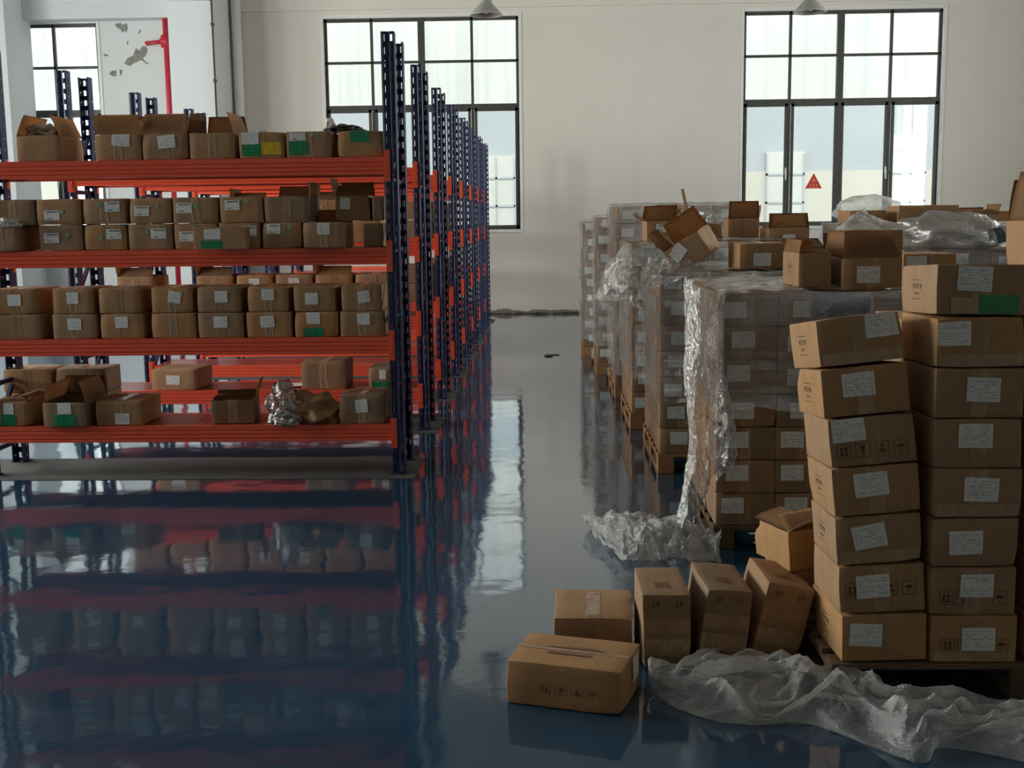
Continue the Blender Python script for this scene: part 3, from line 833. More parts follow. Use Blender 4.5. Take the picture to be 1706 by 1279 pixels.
# --- loose cartons on the floor in front
r = carton(.062, 3.66, .002, 'carton lying broadside on the floor, four handling symbols on its front', None, rz=-17, seed=3, lab=None, tape=None, scale=(1.40, .74, .93), dent=.9, front_y=False)
r.location = (.078, 3.785, .002)
sh = shell(3, False, .9)
for k in range(4): sh.quads('handling_mark', INK, 'front', icon_rects(-.045 + k * .040, -.012, k, .0145), r, .0014)
sh.quads('faded_print', INK_SOFT, 'top', [(-.07, .07, .02, .035), (-.06, .05, -.055, -.035)] + [(-.02 + k * .02, -.008 + k * .02, .04, .048) for k in range(4)], r, .002)
sh.patch('shipping_label', LABEL, 'right', .06, .03, .12, .09, 0, .003, 5, r)
m = MB(); m.grid(lambda u, v: sh.on('top', (u - .5) * .27, (v - .5) * .03, .0012), 12, 3); me = bpy.data.meshes.new('packing_tape'); m.bm.to_mesh(me); m.bm.free(); me.materials.append(TAPE); link('packing_tape', me, r)
carton(.155, 4.08, .002, 'taped carton on the floor behind the broadside carton', None, seed=5, lab=None, tape='vb', rz=-2, scale=(1.02, .9, 1), dent=1.5)
GF = 'cartons standing on end on the floor'
for (x, y, z, rz, ry, rx, sd, lb) in ((.408, 4.01, .003, 1, 0, 0, 2, 'leftmost of three cartons standing on end on the floor'), (.600, 4.04, .010, 3, 6, 0, 6, 'middle of three cartons standing on end on the floor'), (.790, 4.06, .021, 3, 13, 0, 7, 'rightmost of three cartons standing on end, leaning to the right')):
    rt = empty('carton', (x, y + .15, z), (math.radians(rx), math.radians(ry), math.radians(rz))); tag(rt, lb, 'carton', GF)
    sh = Shell(sd + 20, .168, .33, .275, 1.4)
    b = sh.body().mesh('carton_body', CARD_OLD); link('carton_body', b, rt)
    sh.patch('packing_tape', TAPE, 'front', 0, .02, .165, .055, 0, .001, 8, rt)
    sh.patch('edge_tape', TAPE_CLR, 'front', 0, -.055, .165, .06, 0, .001, 8, rt)
    sh.quads('handling_marks', INK_SOFT, 'front', [(-.05, -.04, .09, .112), (-.035, -.025, .095, .115), (.03, .04, .09, .112), (.045, .055, .095, .115)], rt)
    sh.quads('faded_print', INK_SOFT, 'top', [(-.03 + k * .014, -.022 + k * .014, -.09, -.02) for k in range(4)], rt)
    m = MB(); m.box(-.0825, -.0815, -.165, .165, .02, .268)
    m.bm.free()
carton(1.04, 4.28, .127, 'crumpled carton on the near pallet behind the leaning pile', None, rz=8, seed=8, lab=None, tape='v', mat=CARD_OLD, dent=2.6, scale=(.9, .95, 1.0), kind='closed')
carton(1.01, 4.27, .292, 'open carton with drooping flaps lying on the crumpled carton', None, rz=14, rx=-3, ry=-5, seed=6, lab=None, tape=None, dent=2.6, kind='open', flaps=[('left', -70), ('front', -60)], scale=(.85, .85, .95))

# --- film-wrapped pallet loads
def wrap(x0, x1, y0, y1, z0, z1, label, seed, top=True, mat=None, amp=.012, ragged=.04):
    mat = mat or FILM
    cx, cy = (x0 + x1) / 2, (y0 + y1) / 2; hx, hy = (x1 - x0) / 2 + .012, (y1 - y0) / 2 + .012
    per = 4 * (hx + hy); nu = max(60, int(per / .035)); nv = max(20, int((z1 - z0) / .03)); rc = .04
    def loop(t):
        s = t * per
        segs = [(2 * hx, Vector((-hx, -hy)), Vector((1, 0)), Vector((0, -1))), (2 * hy, Vector((hx, -hy)), Vector((0, 1)), Vector((1, 0))),
                (2 * hx, Vector((hx, hy)), Vector((-1, 0)), Vector((0, 1))), (2 * hy, Vector((-hx, hy)), Vector((0, -1)), Vector((-1, 0)))]
        for L, o, d, n in segs:
            if s <= L + 1e-9: return o + d * s, n, min(s, L - s)
            s -= L
        return segs[0][1], segs[0][3], 0
    m = MB()
    def P(u, v):
        p, n, e = loop(u % 1.0 if u < 1 else 0)
        if e < rc: p = p - n * 0  - p.normalized() * (rc - e) * .18
        z = z0 + (z1 - z0) * v
        q = Vector((p.x * 3, p.y * 3, z * 9 + seed * 5))
        k = noise.noise(q) + .5 * noise.noise(q * 3.1)
        out = amp * (.5 + k) + (.008 if e < rc else 0)
        if v < .02: z += ragged * noise.noise(Vector((p.x * 6, p.y * 6, seed)))
        if v > .97: z += .012 * noise.noise(Vector((p.x * 8, p.y * 8, seed + 9)))
        return (cx + p.x + n.x * out, cy + p.y + n.y * out, z)
    m.grid(P, nu, nv)
    if top:
        def Q(u, v):
            x, y = (u - .5) * 2 * hx, (v - .5) * 2 * hy
            e = min(hx - abs(x), hy - abs(y))
            return (cx + x, cy + y, z1 + .008 + .018 * abs(noise.noise(Vector((x * 6, y * 6, seed)))) + .012 * noise.noise(Vector((x * 15, y * 15, seed))) - .004 * (e < .03))
        m.grid(Q, 34, 34)
    bmesh.ops.remove_doubles(m.bm, verts=m.bm.verts[:], dist=1e-4)
    o = m.build('stretch_film', mat, None, True); tag(o, label, 'plastic film', 'stretch film around the pallet loads'); return o

def load(x0, y0, cols, deep, rows, z0, where, group, keep, ch=CH, seed=0, jit=.002):
    """keep(c, d, r) -> is that carton built (only those some side of the stack shows)"""
    rg = random.Random(seed)
    colw = ['aisle-side', 'second', 'third', 'fourth', 'fifth']
    for r in range(rows):
        for c in range(cols):
            for d in range(deep):
                if not keep(c, d, r): continue
                pos = (('%s column' % colw[c]) if d == 0 else ('%s column, %s row back' % (colw[c], ordw[d])))
                lv = 'top layer' if r == rows - 1 else 'bottom layer' if r == 0 else '%s layer up' % ordw[r]
                carton(x0 + CW / 2 + c * (CW + .003) + rg.uniform(-jit, jit), y0 + d * (CD + .004) + rg.uniform(0, .004), z0 + r * (ch + .0005),
                       'carton, %s, %s, %s' % (lv, pos, where), group, seed=rg.randint(1, 8), lab='ship' if d == 0 else None,
                       lp=(rg.choice((-.06, -.02, -.04)), rg.choice((.0, .02)), 0), side=(c == 0 and rg.random() < .5), mat=CARD_OLD, tape='v' if d == 0 else None, scale=(1, 1, (ch - .002) / CH))
PP = [  # x0, y0, cols, deep, rows, pallet height, carton height
    (.80, 5.53, 4, 3, 7, .115, .16), (.69, 7.22, 4, 3, 7, .125, .161), (.625, 8.77, 4, 3, 8, .125, .159),
    (.60, 10.32, 4, 3, 10, .125, .1565), (.50, 11.87, 2, 2, 9, .125, .163), (.405, 13.42, 2, 2, 9, .125, .158)]
PW = ['blue-sign pallet', 'pallet behind the blue sign', 'third pallet along the aisle', 'tallest pallet', 'last pallet but one', 'last pallet']
KEEP = [lambda c, d, r: (d == 0 and (c < 3 or r > 3)) or c == 0 or r == 6,
        lambda c, d, r: (d == 0 and c < 2) or c == 0 or r == 6,
        lambda c, d, r: (d == 0 and c < 2) or c == 0 or r == 7,
        lambda c, d, r: (d == 0 and c == 3) or (c == 0 and (d == 0 or r > 3)) or r == 9 or (d == 0 and r > 6),
        lambda c, d, r: c == 0 or r == 8, lambda c, d, r: c == 0]
for i, (x0, y0, nc, nd, nr, ph, ch) in enumerate(PP):
    W, D = nc * (CW + .003), nd * (CD + .004)
    pallet(x0 - .01, x0 + 1.13, y0 - .01, y0 + D + .02, ph, 'wooden pallet under the load of the %s' % PW[i].replace('pallet', 'stack'), WOOD_D if i == 0 else WOOD)
    load(x0, y0, nc, nd, nr, ph + .001, PW[i], 'cartons on the ' + PW[i], KEEP[i], ch, 40 + i, .002 if i < 3 else .012)
    zt = ph + nr * ch
    zb = {0: .68, 1: .45, 2: .40, 3: .2, 4: .3, 5: .2}[i]
    wrap(x0, x0 + W, y0, y0 + D, zb, zt + .01, 'clear stretch film round the cartons of the %s' % PW[i], 11 + i, top=True, amp=.012 if i < 4 else .02)

# paper sign under the film of the first pallet
a = atY(1352, 487, 5.515); b = atY(1450, 553, 5.515)
sg = empty('paper_sign', ((a.x + b.x) / 2, 5.5215, (a.z + b.z) / 2)); tag(sg, 'blue-grey paper sign with handwritten characters under the stretch film', 'sign')
hw, hh = (b.x - a.x) / 2, (a.z - b.z) / 2
m = MB(); m.grid(lambda u, v: ((u - .5) * 2 * hw, .0012 * math.sin(u * 7), (v - .5) * 2 * hh), 12, 4)
bmesh.ops.solidify(m.bm, geom=m.bm.faces[:], thickness=.001); m.build('sheet', SIGNP, sg)
tc = bpy.data.curves.new('sign_lettering', 'FONT'); tc.body = '集仓A6号板'; tc.size = .046; tc.align_x = 'CENTER'; tc.align_y = 'CENTER'; tc.extrude = .0004; tc.offset = .0006
t = link('lettering_curve', tc); bpy.context.view_layer.update()
tm = bpy.data.meshes.new_from_object(t.evaluated_get(bpy.context.evaluated_depsgraph_get())); bpy.data.objects.remove(t)
tm.name = 'sign_lettering'; tm.materials.clear(); tm.materials.append(M_plain('marker_ink', (.06, .07, .13), .6))
t = link('sign_lettering', tm, sg); t.rotation_euler = (math.radians(90), 0, 0); t.location = (0, -.0048, -.002)

# --- loose open and closed cartons lying on the loads
LOOSE = [  # px left, px right, py base, Y, kwargs
    (1405, 1500, 486, 5.58, dict(label='open carton with its flap standing up, on the blue-sign pallet', kind='open', seed=2, lp=(-.02, .0, 0), tape='v', flaps=[('front', 4, .13, .05), ('left', -6, .13, .02), ('back', 30, .12), ('right', -20, .12)])),
    (1338, 1376, 478, 5.60, dict(label='narrow open carton left of the open flapped one on the blue-sign pallet', kind='open', seed=5, lab=None, tape=None, side=True, scale=(.55, .9, 1), flaps=[('left', -14, .07), ('back', 10, .06)])),
    (1226, 1313, 449, 7.26, dict(label='carton with a white label on top of the second wrapped load', seed=3, lp=(-.0, -.02, 0), tape='v')),
    (1500, 1595, 474, 6.25, dict(label='dark taped carton at the back right of the blue-sign pallet', seed=6, lp=(-.07, .03, 0), tape='vb')),
    (1068, 1150, 405, 8.82, dict(label='open carton with a striped white label on the third wrapped load', kind='open', seed=4, lab='small', lp=(-.02, .03, 0), tape=None, flaps=[('front', -80, .12), ('left', 60, .1), ('back', 20, .12)])),
    (1140, 1205, 408, 9.0, dict(label='dark carton with a white label behind the striped-label carton', seed=7, lp=(.0, .02, 0), tape='v')),
    (1215, 1262, 400, 9.7, dict(label='reddish open carton with raised flaps before the tallest load', kind='open', seed=1, lab=None, tape='v', flaps=[('front', 4, .13, .0), ('right', 20, .1)], scale=(.9, 1, 1.1))),
    (1283, 1345, 408, 8.9, dict(label='open carton with a brown flap raised in front of the window sill', kind='open', seed=3, lab='plain', lp=(0, -.02, 0), tape=None, flaps=[('front', -12, .14, .0), ('left', -50, .1)], scale=(1.1, 1, .8))),
    (1330, 1400, 447, 7.5, dict(label='flat grey carton with drooping lid beside the flapped open carton', kind='open', seed=8, lab=None, tape='v', flaps=[('front', -95, .13), ('left', -60, .1), ('back', 70, .14)], mat=CARD_OLD, scale=(1, 1, .8))),
]
for px0, px1, py, Y, kw in LOOSE:
    a = atY(px0, py, Y); b = atY(px1, py, Y)
    lb = kw.pop('label')
    carton((a.x + b.x) / 2, Y, a.z, lb, None, rz=RNG.uniform(-3, 3), **kw)
c = carton(.98, 7.6, 1.31, 'bent carton standing on a corner, its torn white label slanting up', None, rz=-25, ry=-32, rx=8, seed=5, kind='open', lab='ship', lp=(-.05, .03, 18), tape='v', flaps=[('left', 20), ('back', 5)], dent=2.4, scale=(.95, .8, 1.1), front_y=False)
carton(.96, 9.21, 1.409, 'carton under the small tan open carton on the third load', None, seed=6, lab=None, tape='v', mat=CARD_OLD)
carton(.95, 9.22, 1.573, 'small tan open carton with torn upright flaps on the third load', None, kind='open', seed=2, lab=None, tape=None, flaps=[('left', 5, .05), ('back', 8, .07), ('right', 20, .06)], scale=(.62, .6, .5))

# --- second row of pallet loads farther from the aisle
QQ = [(2.02, 6.95, 4, 2, 8, .125, .157, 'load beneath the striped paper'), (2.30, 9.2, 5, 2, 9, .125, .155, 'load beneath the sagging brown carton')]
for i, (x0, y0, nc, nd, nr, ph, ch, nm) in enumerate(QQ):
    W, D = nc * (CW + .003), nd * (CD + .004)
    pallet(x0 - .01, x0 + W + .02, y0 - .01, y0 + D + .02, ph, 'wooden pallet, bottom of the ' + nm)
    load(x0, y0, nc, nd, nr, ph + .001, nm, 'cartons of the ' + nm, lambda c, d, r: (d == 0 and c in (0, nc - 1)) or r == nr - 1 or (d == 0 and r > nr - 3), ch, 60 + i)
    wrap(x0, x0 + W, y0, y0 + D, 1.0, ph + nr * ch + .01, 'stretch film around the top of the ' + nm, 31 + i, top=(i == 0))
QT = [(1498, 1595, 379, 9.22, dict(label='closed brown carton sagging on top of the far second-row load', seed=8, lab=None, tape=None, dent=2.0, scale=(1.65, 1, 1.05), mat=CARD)),
      (1420, 1470, 378.5, 9.24, dict(label='carton with a green sticker on the far second-row load', seed=3, lab=None, tape='v', extra=[('green', .05, 0, .07, .05)], scale=(1, 1, .8))),
      (1606, 1655, 379, 9.22, dict(label='open carton with curled flaps at the far right load', kind='open', seed=2, lab=None, tape=None, flaps=[('front', -50), ('right', 20), ('back', 10, .1)], scale=(1, .8, .6))),
      (1664, 1693, 379, 9.22, dict(label='small open carton showing over the striped paper', kind='open', seed=4, lab=None, tape=None, flaps=[('front', -20, .06), ('left', 15, .06)], scale=(.6, .6, .6)))]
for px0, px1, py, Y, kw in QT:
    a = atY(px0, py, Y); b = atY(px1, py, Y); lb = kw.pop('label')
    carton((a.x + b.x) / 2, Y, a.z, lb, None, **kw)

# ------------------------------------------------------------------ bags, crumpled sheets and loose film
def blob(name, loc, size, seed, mat, label, cat, rough=.25, rot=(0, 0, 0), sub=5, flat=True, freq=2.2):
    bm = bmesh.new(); bmesh.ops.create_icosphere(bm, subdivisions=sub, radius=1)
    for v in bm.verts:
        n = v.co.normalized()
        k = 1 + rough * noise.noise(n * freq + Vector((seed, 0, 0))) * 1.6 + rough * .6 * abs(noise.noise(n * freq * 3.3 + Vector((0, seed, 0)))) + rough * .2 * noise.noise(n * freq * 9)
        p = n * k
        if flat: p.z = max(p.z, -.6)
        v.co = Vector((p.x * size[0], p.y * size[1], (p.z + .6) * size[2] / 1.6))
    for f in bm.faces: f.smooth = True
    me = bpy.data.meshes.new(name); bm.to_mesh(me); bm.free(); me.materials.append(mat)
    o = link(name, me); o.location = loc; o.rotation_euler = rot; tag(o, label, cat); return o
def sheet(name, C, mat, nu, nv, amp, seed, label, cat, freq=14, th=0, ridge=True, minz=None, stretch=(1, 1, 1), folds=0, ff=(3, 9)):
    """crumpled sheet through a net of control points C[row][col]"""
    R, K = len(C), len(C[0])
    def cr(p0, p1, p2, p3, t):
        return .5 * ((2 * p1) + (p2 - p0) * t + (2 * p0 - 5 * p1 + 4 * p2 - p3) * t * t + (3 * p1 - p0 - 3 * p2 + p3) * t ** 3)
    def line(row, t):
        x = t * (len(row) - 1); i = min(int(x), len(row) - 2); f = x - i
        g = lambda k: row[max(0, min(len(row) - 1, k))]
        return cr(g(i - 1), g(i), g(i + 1), g(i + 2), f)
    C = [[Vector(p) for p in row] for row in C]
    def P(u, v):
        p = line([line(row, u) for row in C], v)
        q = Vector((p.x * stretch[0], p.y * stretch[1], p.z * stretch[2])) * freq + Vector((seed * 3.3, 0, 0))
        n1 = noise.noise_vector(q); n2 = noise.noise_vector(q * 2.7)
        n3 = noise.noise_vector(q * 6.3 + Vector((0, seed, 0)))
        d = n1 + n2 * .5 + Vector([1 - abs(t) * 2.2 if abs(t) < .12 else 0 for t in n3]) * .18 + n3 * .22
        if ridge: d = Vector([math.copysign(abs(t) ** .7, t) for t in d])
        p = p + d * amp
        if folds:
            w = noise.noise(Vector((u * ff[0] * 1.3, v * 2, seed))) * .35
            a1 = noise.noise(Vector((u * ff[0], (v + w) * ff[1], seed + 4.0))); a2 = noise.noise(Vector((u * ff[0] * 2.2, (v + w) * ff[1] * 2.4, seed + 9.0)))
            e = min(1, 5 * v, 5 * (1 - v))
            p.z += folds * ((1 - min(1, abs(a1) * 3)) + .5 * (1 - min(1, abs(a2) * 3))) * e
        if minz is not None and p.z < minz: p.z = minz + abs(p.z - minz) * .15
        return p
    m = MB(); m.grid(P, nu, nv)
    if th: bmesh.ops.solidify(m.bm, geom=m.bm.faces[:], thickness=th)
    o = m.build(name, mat, None, True); tag(o, label, cat); return o

# film hanging from the near corner of the blue-sign load down to the floor
yc = 5.44
def px(x, y, Y): return atY(x, y, Y)
C = [[px(1142, 463, 6.0), px(1150, 466, 5.75), px(1160, 476, 5.5), px(1188, 486, 5.47), px(1215, 482, 5.46)],
     [px(1141, 560, 5.8), px(1150, 560, 5.5), px(1163, 560, 5.42), px(1180, 556, 5.45), px(1190, 545, 5.47)],
     [px(1140, 640, 5.6), px(1155, 650, 5.4), px(1172, 640, 5.42), px(1185, 640, 5.38), px(1200, 640, 5.42)],
     [px(1148, 730, 5.5), px(1160, 730, 5.38), px(1172, 740, 5.42), px(1188, 740, 5.36), px(1215, 740, 5.42)],
     [px(1135, 830, 5.5), px(1146, 840, 5.38), px(1155, 845, 5.44), px(1168, 830, 5.38), px(1182, 800, 5.42)],
     [px(1112, 915, 5.5), px(1118, 920, 5.40), px(1124, 922, 5.44), px(1130, 918, 5.38), px(1140, 905, 5.42)]]
def pleat(C):
    for j, row in enumerate(C):
        for i, p in enumerate(row): p += Vector((0, (.025 if i % 2 else -.02) * (j > 0), 0))
    return C
sheet('film_curtain', pleat(C), FILM_BUNCH, 140, 200, .014, 3, 'length of clear film hanging from the blue-sign load down to the floor', 'plastic film', 16, stretch=(1.4, 1, .22))
# the flared tail beside it
C = [[px(1192, 610, 5.44), px(1200, 600, 5.42), px(1206, 620, 5.44)], [px(1190, 690, 5.44), px(1208, 670, 5.36), px(1220, 690, 5.42)], [px(1190, 770, 5.42), px(1212, 760, 5.36), px(1228, 765, 5.42)], [px(1190, 800, 5.44), px(1205, 792, 5.38), px(1216, 782, 5.42)]]
sheet('film_scrap', C, FILM_BUNCH, 30, 60, .014, 8, 'torn tail of clear film beside the hanging film curtain', 'plastic film', 16)
# bunch on the floor
C = [[(.20, 5.95, .01), (.33, 5.80, .05), (.45, 5.86, .09), (.60, 5.72, .06), (.78, 5.62, .02)],
     [(.17, 5.85, .05), (.31, 5.66, .12), (.46, 5.62, .10), (.62, 5.52, .12), (.80, 5.50, .05)],
     [(.20, 5.76, .015), (.34, 5.50, .05), (.48, 5.44, .13), (.64, 5.38, .07), (.80, 5.38, .09)],
     [(.24, 5.70, .01), (.34, 5.30, .02), (.47, 5.27, .02), (.62, 5.28, .03), (.79, 5.27, .015)]]
sheet('film_bunch', C, FILM_PILE, 160, 100, .012, 5, 'bunch of clear film lying on the floor before the blue-sign pallet', 'plastic film', 12, minz=.006, folds=.032, ff=(4, 4))
# long heap of loose film across the foreground
C = [[(.72, 4.00, .01), (.80, 3.96, .05), (.90, 3.90, .09), (1.08, 3.71, .06), (1.28, 3.69, .03), (1.50, 3.66, .04), (1.75, 3.60, .02), (1.95, 3.6, .01)],
     [(.55, 3.96, .03), (.70, 3.90, .08), (.88, 3.80, .13), (1.06, 3.69, .12), (1.24, 3.60, .07), (1.46, 3.57, .09), (1.70, 3.52, .07), (1.95, 3.5, .04)],
     [(.36, 3.90, .06), (.52, 3.80, .09), (.74, 3.74, .08), (.93, 3.70, .12), (1.14, 3.56, .07), (1.36, 3.46, .06), (1.62, 3.42, .09), (1.92, 3.4, .05)],
     [(.33, 3.84, .04), (.48, 3.70, .04), (.66, 3.62, .05), (.90, 3.59, .06), (1.10, 3.45, .09), (1.28, 3.40, .05), (1.56, 3.34, .08), (1.90, 3.3, .05)],
     [(.33, 3.78, .01), (.46, 3.60, .01), (.62, 3.53, .01), (.82, 3.53, .01), (1.07, 3.27, .01), (1.18, 3.37, .01), (1.48, 3.24, .01), (1.86, 3.2, .01)]]
sheet('film_heap', [[(x, y, z * .45) for x, y, z in row] for row in C], FILM_PILE, 420, 190, .0065, 7, 'long heap of crumpled clear film across the floor before the near pallet', 'plastic film', 9, minz=.005, folds=.055, ff=(5, 4))
# film draped over the third load, sagging to the aisle
C = [[px(1165, 432, 8.72), px(1100, 412, 8.78), px(1060, 405, 8.8), px(1040, 410, 8.9)],
     [px(1160, 450, 8.7), px(1090, 430, 8.72), px(1040, 430, 8.75), px(1012, 440, 8.95)],
     [px(1150, 480, 8.7), px(1080, 470, 8.7), px(1030, 465, 8.72), px(998, 478, 9.0)],
     [px(1150, 520, 8.7), px(1080, 520, 8.7), px(1040, 505, 8.72), px(976, 498, 9.1)]]
sheet('film_drape', C, FILM_BUNCH, 70, 70, .014, 9, 'clear film draped over the third wrapped load and sagging into the aisle', 'plastic film', 10)
C = [[px(1085, 428, 7.15), px(1130, 430, 7.12), px(1172, 440, 7.12)], [px(1076, 448, 7.15), px(1125, 452, 7.12), px(1172, 452, 7.15)], [px(1070, 480, 7.18), px(1110, 478, 7.14), px(1150, 470, 7.16)]]
sheet('film_ruffle', C, FILM_BUNCH, 50, 30, .018, 12, 'ruffled film bunched along the top corner of the second wrapped load', 'plastic film', 18)
# white crumpled sack, striped paper and bags on the rear loads
C = [[px(1378, 392, 6.1), px(1400, 386, 6.0), px(1450, 386, 6.0), px(1510, 392, 6.0)], [px(1398, 376, 6.15), px(1428, 362, 6.2), px(1470, 372, 6.2), px(1508, 378, 6.1)], [px(1430, 352, 6.3), px(1440, 346, 6.35), px(1450, 360, 6.4), px(1500, 374, 6.4)]]
sheet('white_sack', C, PAPER, 40, 30, .012, 4, 'crumpled white sack peaking behind the open flapped carton', 'sack', 14, th=.002)
blob('wrapped_bundle', (2.62, 9.75, 1.545), (.27, .17, .20), 3, M_film('white_film', .45, tint=(.85, .85, .85), white=.8), 'white film-wrapped bundle before the window on the far load', 'bundle', .12)
blob('film_bundle', (2.40, 7.15, 1.385), (.33, .25, .21), 9, GREYBAG, 'dark bundle in shiny film at the right of the second row', 'bundle', .16)
C = [[px(1640, 378, 7.0), px(1670, 376, 6.98), px(1706, 380, 7.0), px(1740, 384, 7.0)], [px(1650, 390, 6.9), px(1680, 388, 6.88), px(1706, 386, 6.9), px(1740, 394, 6.9)], [px(1660, 406, 6.86), px(1685, 400, 6.84), px(1706, 396, 6.86), px(1740, 402, 6.86)]]
def _stripe():
    t = NT('striped_paper'); sep = t.N('ShaderNodeSeparateXYZ'); t.L(t.obj(), sep.inputs[0])
    w = t.math('GREATER_THAN', t.math('FRACT', t.math('MULTIPLY', sep.outputs[0], 11.0)), .45)
    return t.set(t.mix(w, (.55, .56, .56), (.10, .12, .16)), .5)
sheet('striped_paper', C, _stripe(), 20, 16, .003, 2, 'sheet of white paper with dark blue stripes on the film bundle', 'paper', 6, th=.0008)
blob('plastic_bag', (1.93, 6.55, 1.25), (.07, .06, .14), 15, PAPER, 'small white plastic bag at the left of the striped paper bundle', 'bag', .3)
blob('plastic_bag', (1.10, 8.95, 1.555), (.11, .08, .08), 18, GREYBAG, 'grey plastic bag lying on the cartons of the third wrapped load', 'bag', .3)
blob('plastic_bag', (1.62, 7.5, 1.25), (.16, .12, .11), 21, GREYBAG, 'shiny grey plastic bag between the loads near the window sill', 'bag', .35)
m = MB(); m.box(-.012, .012, -.003, .003, 0, .24); o = m.build('cardboard_strip', CARD); o.location = (1.10, 9.25, 1.573); o.rotation_euler = (0, math.radians(-14), .4)
tag(o, 'thin cardboard strip sticking up from the third wrapped load', 'cardboard scrap')

# debris in the aisle and along the wall
blob('floor_scrap', (.0, 13.55, 0), (.05, .04, .02), 2, DARKM, 'small dark scrap on the floor far down the aisle', 'scrap', .3, sub=3)
blob('floor_scrap', (.085, 13.65, 0), (.045, .02, .01), 5, DARKM, 'thinner dark scrap beside the small one far down the aisle', 'scrap', .3, sub=3)
DEB = M_plain('debris', (.10, .08, .05), .9, 0, .5, 15)
m = MB(); rg = random.Random(3)
for k in range(70):
    x = rg.uniform(-1.1, 1.3); s = rg.uniform(.01, .035)
    m.box(x - s * 1.5, x + s * 1.5, YW - .02 - rg.uniform(.02, .1), YW - .02, 0.001, s * rg.uniform(.3, .9))
o = m.build('debris', DEB); tag(o, 'line of dark crumbled debris along the foot of the back wall', 'debris', kind='stuff')

# ------------------------------------------------------------------ cartons and bags on the racks
SH = ['bottom shelf', 'third shelf', 'second shelf', 'top shelf']
def rack_carton(x0, x1, ybase, lvl, row, label, Y=RACKY[0] + .02, **kw):
    a = atY((x0 + x1) / 2, ybase, Y)
    w = (x1 - x0) * Y / F * 1.0
    z = RZ[lvl] + .004 + row * (CH * .985 + .002)
    sc = list(kw.pop('scale', (1, 1, .985))); sc[0] = w / CW * .985; sc[1] *= kw.pop('depth', 1.0)
    return carton(a.x, Y, z, label, 'cartons on the racks', scale=tuple(sc), **kw)
# top shelf
fl = dict(kind='open', tape='v')
rack_carton(28, 102, 266, 3, 0, 'open carton full of crumpled paper at the left end of the top shelf', seed=1, lab=None, flaps=[('left', -14, .14), ('right', -16, .14), ('front', -140, .02)], kind='open', tape=None)
blob('crumpled_paper', tuple(atY(72, 214, 7.42) - Vector((0, 0, .07))), (.10, .09, .09), 4, M_plain('kraft_paper', (.45, .38, .30), .8), 'crumpled packing paper inside the leftmost top-shelf carton', 'packing paper', .3)
rack_carton(158, 236, 266, 3, 0, 'open carton with two flaps up and a low label, second on the top shelf', seed=2, lab='ship', lp=(.02, .045, -4), flaps=[('front', 10, .12), ('back', 4, .14), ('right', -25, .12)], **fl)
rack_carton(238, 314, 265, 3, 0, 'open carton with its front flap up, third on the top shelf', seed=3, lab='ship', lp=(.01, .03, 4), flaps=[('front', -8, .13), ('back', 4, .13), ('right', 20, .13)], **fl)
rack_carton(317, 392, 264, 3, 0, 'open carton with only side and rear flaps up on the top shelf', seed=4, lab=None, flaps=[('left', 6, .13), ('right', -10, .14), ('back', 6, .13)], **fl)
rack_carton(399, 474, 263, 3, 0, 'top-shelf carton with green and yellow tape side by side', seed=5, lab='ship', lp=(-.07, .045, 0), tape='v', extra=[('green', -.065, -.03, .12, .07), ('yellow', .06, -.02, .125, .075)])
rack_carton(478, 552, 263, 3, 0, 'top-shelf carton with a green strip under its label and a green dot', seed=6, lab='small', lp=(-.07, .055, 2), tape='v', extra=[('green', -.065, -.02, .12, .08), ('dot', .02, .06, .013, 0)])
rack_carton(563, 637, 262, 3, 0, 'top-shelf carton with crumpled green tape on its upper edge, beside the upright', seed=7, lab=None, tape=None, extra=[('green', 0, .045, .125, .065)])
blob('dark_bag', tuple(atY(575, 219, 7.5) + Vector((0, 0, -.01))), (.11, .1, .05), 12, DARKBAG, 'black folded bag lying on the last carton of the top shelf', 'bag', .25)
blob('paper_scrap', tuple(atY(551, 218, 7.5) + Vector((0, 0, -.02))), (.03, .03, .10), 13, PAPER, 'upright scrap of white paper beside the black bag', 'paper', .25, sub=4)
# second shelf, two layers
U2 = [(64, 139, (-.045, -.02, 0), (.02, -.0)), (141, 213, (.055, .03, 0), (-.035, .04)), (219, 289, (-.06, -.0, 0), (.045, .03)), (291, 366, (-.07, .015, 0), (.0, .03)), (369, 441, (-.06, .03, 0), (.03, .05))]
for k, (a, b, lp, d) in enumerate(U2):
    rack_carton(a, b, 414, 2, 1, 'carton with %s, upper layer of the second shelf' % ['a low left sticker', 'its sticker right of the green dot', 'its sticker at the far left', 'sticker left of the green dot', 'a high sticker and higher dot'][k],
                seed=k + 1, lab='small', lp=lp, tape='v' if k % 2 else '', extra=[('dot', d[0], d[1], .013, 0)])
L2 = [(66, 139, (-.06, .0, 0), (.045, .02)), (141, 212, (.06, .02, 0), (-.03, .0)), (215, 288, (.055, .02, 0), (-.02, .03)), (291, 364, (-.06, .0, 0), (-.01, .05)), (366, 434, (.07, .03, 0), (-.02, .04)), (438, 503, (-.06, .04, 0), (.06, .05))]
for k, (a, b, lp, d) in enumerate(L2):
    rack_carton(a, b, 414, 2, 0, 'carton in the lower layer of the second shelf, %s from the left' % ordw[k + 1],
                seed=8 - k, lab='small', lp=lp, tape='v' if k % 2 else '', extra=[('dot', d[0], d[1], .013, 0)])
rack_carton(-12, 62, 414, 2, 1, 'flattened dark carton under film at the left end of the second shelf', seed=6, lab=None, tape='v', mat=CARD_OLD, dent=2.0)
rack_carton(-30, 33, 416, 2, 0, 'pale carton at the left edge of the second shelf', seed=4, lab=None, tape='v', kind='open', flaps=[('right', -70, .12), ('front', -150, .06)], Y=RACKY[0] - .01)
blob('plastic_film_wad', tuple(atY(14, 372, 7.25) - Vector((0, 0, .02))), (.08, .08, .05), 6, FILM_PILE, 'wad of clear film on the pale carton at the second shelf', 'plastic film', .35)
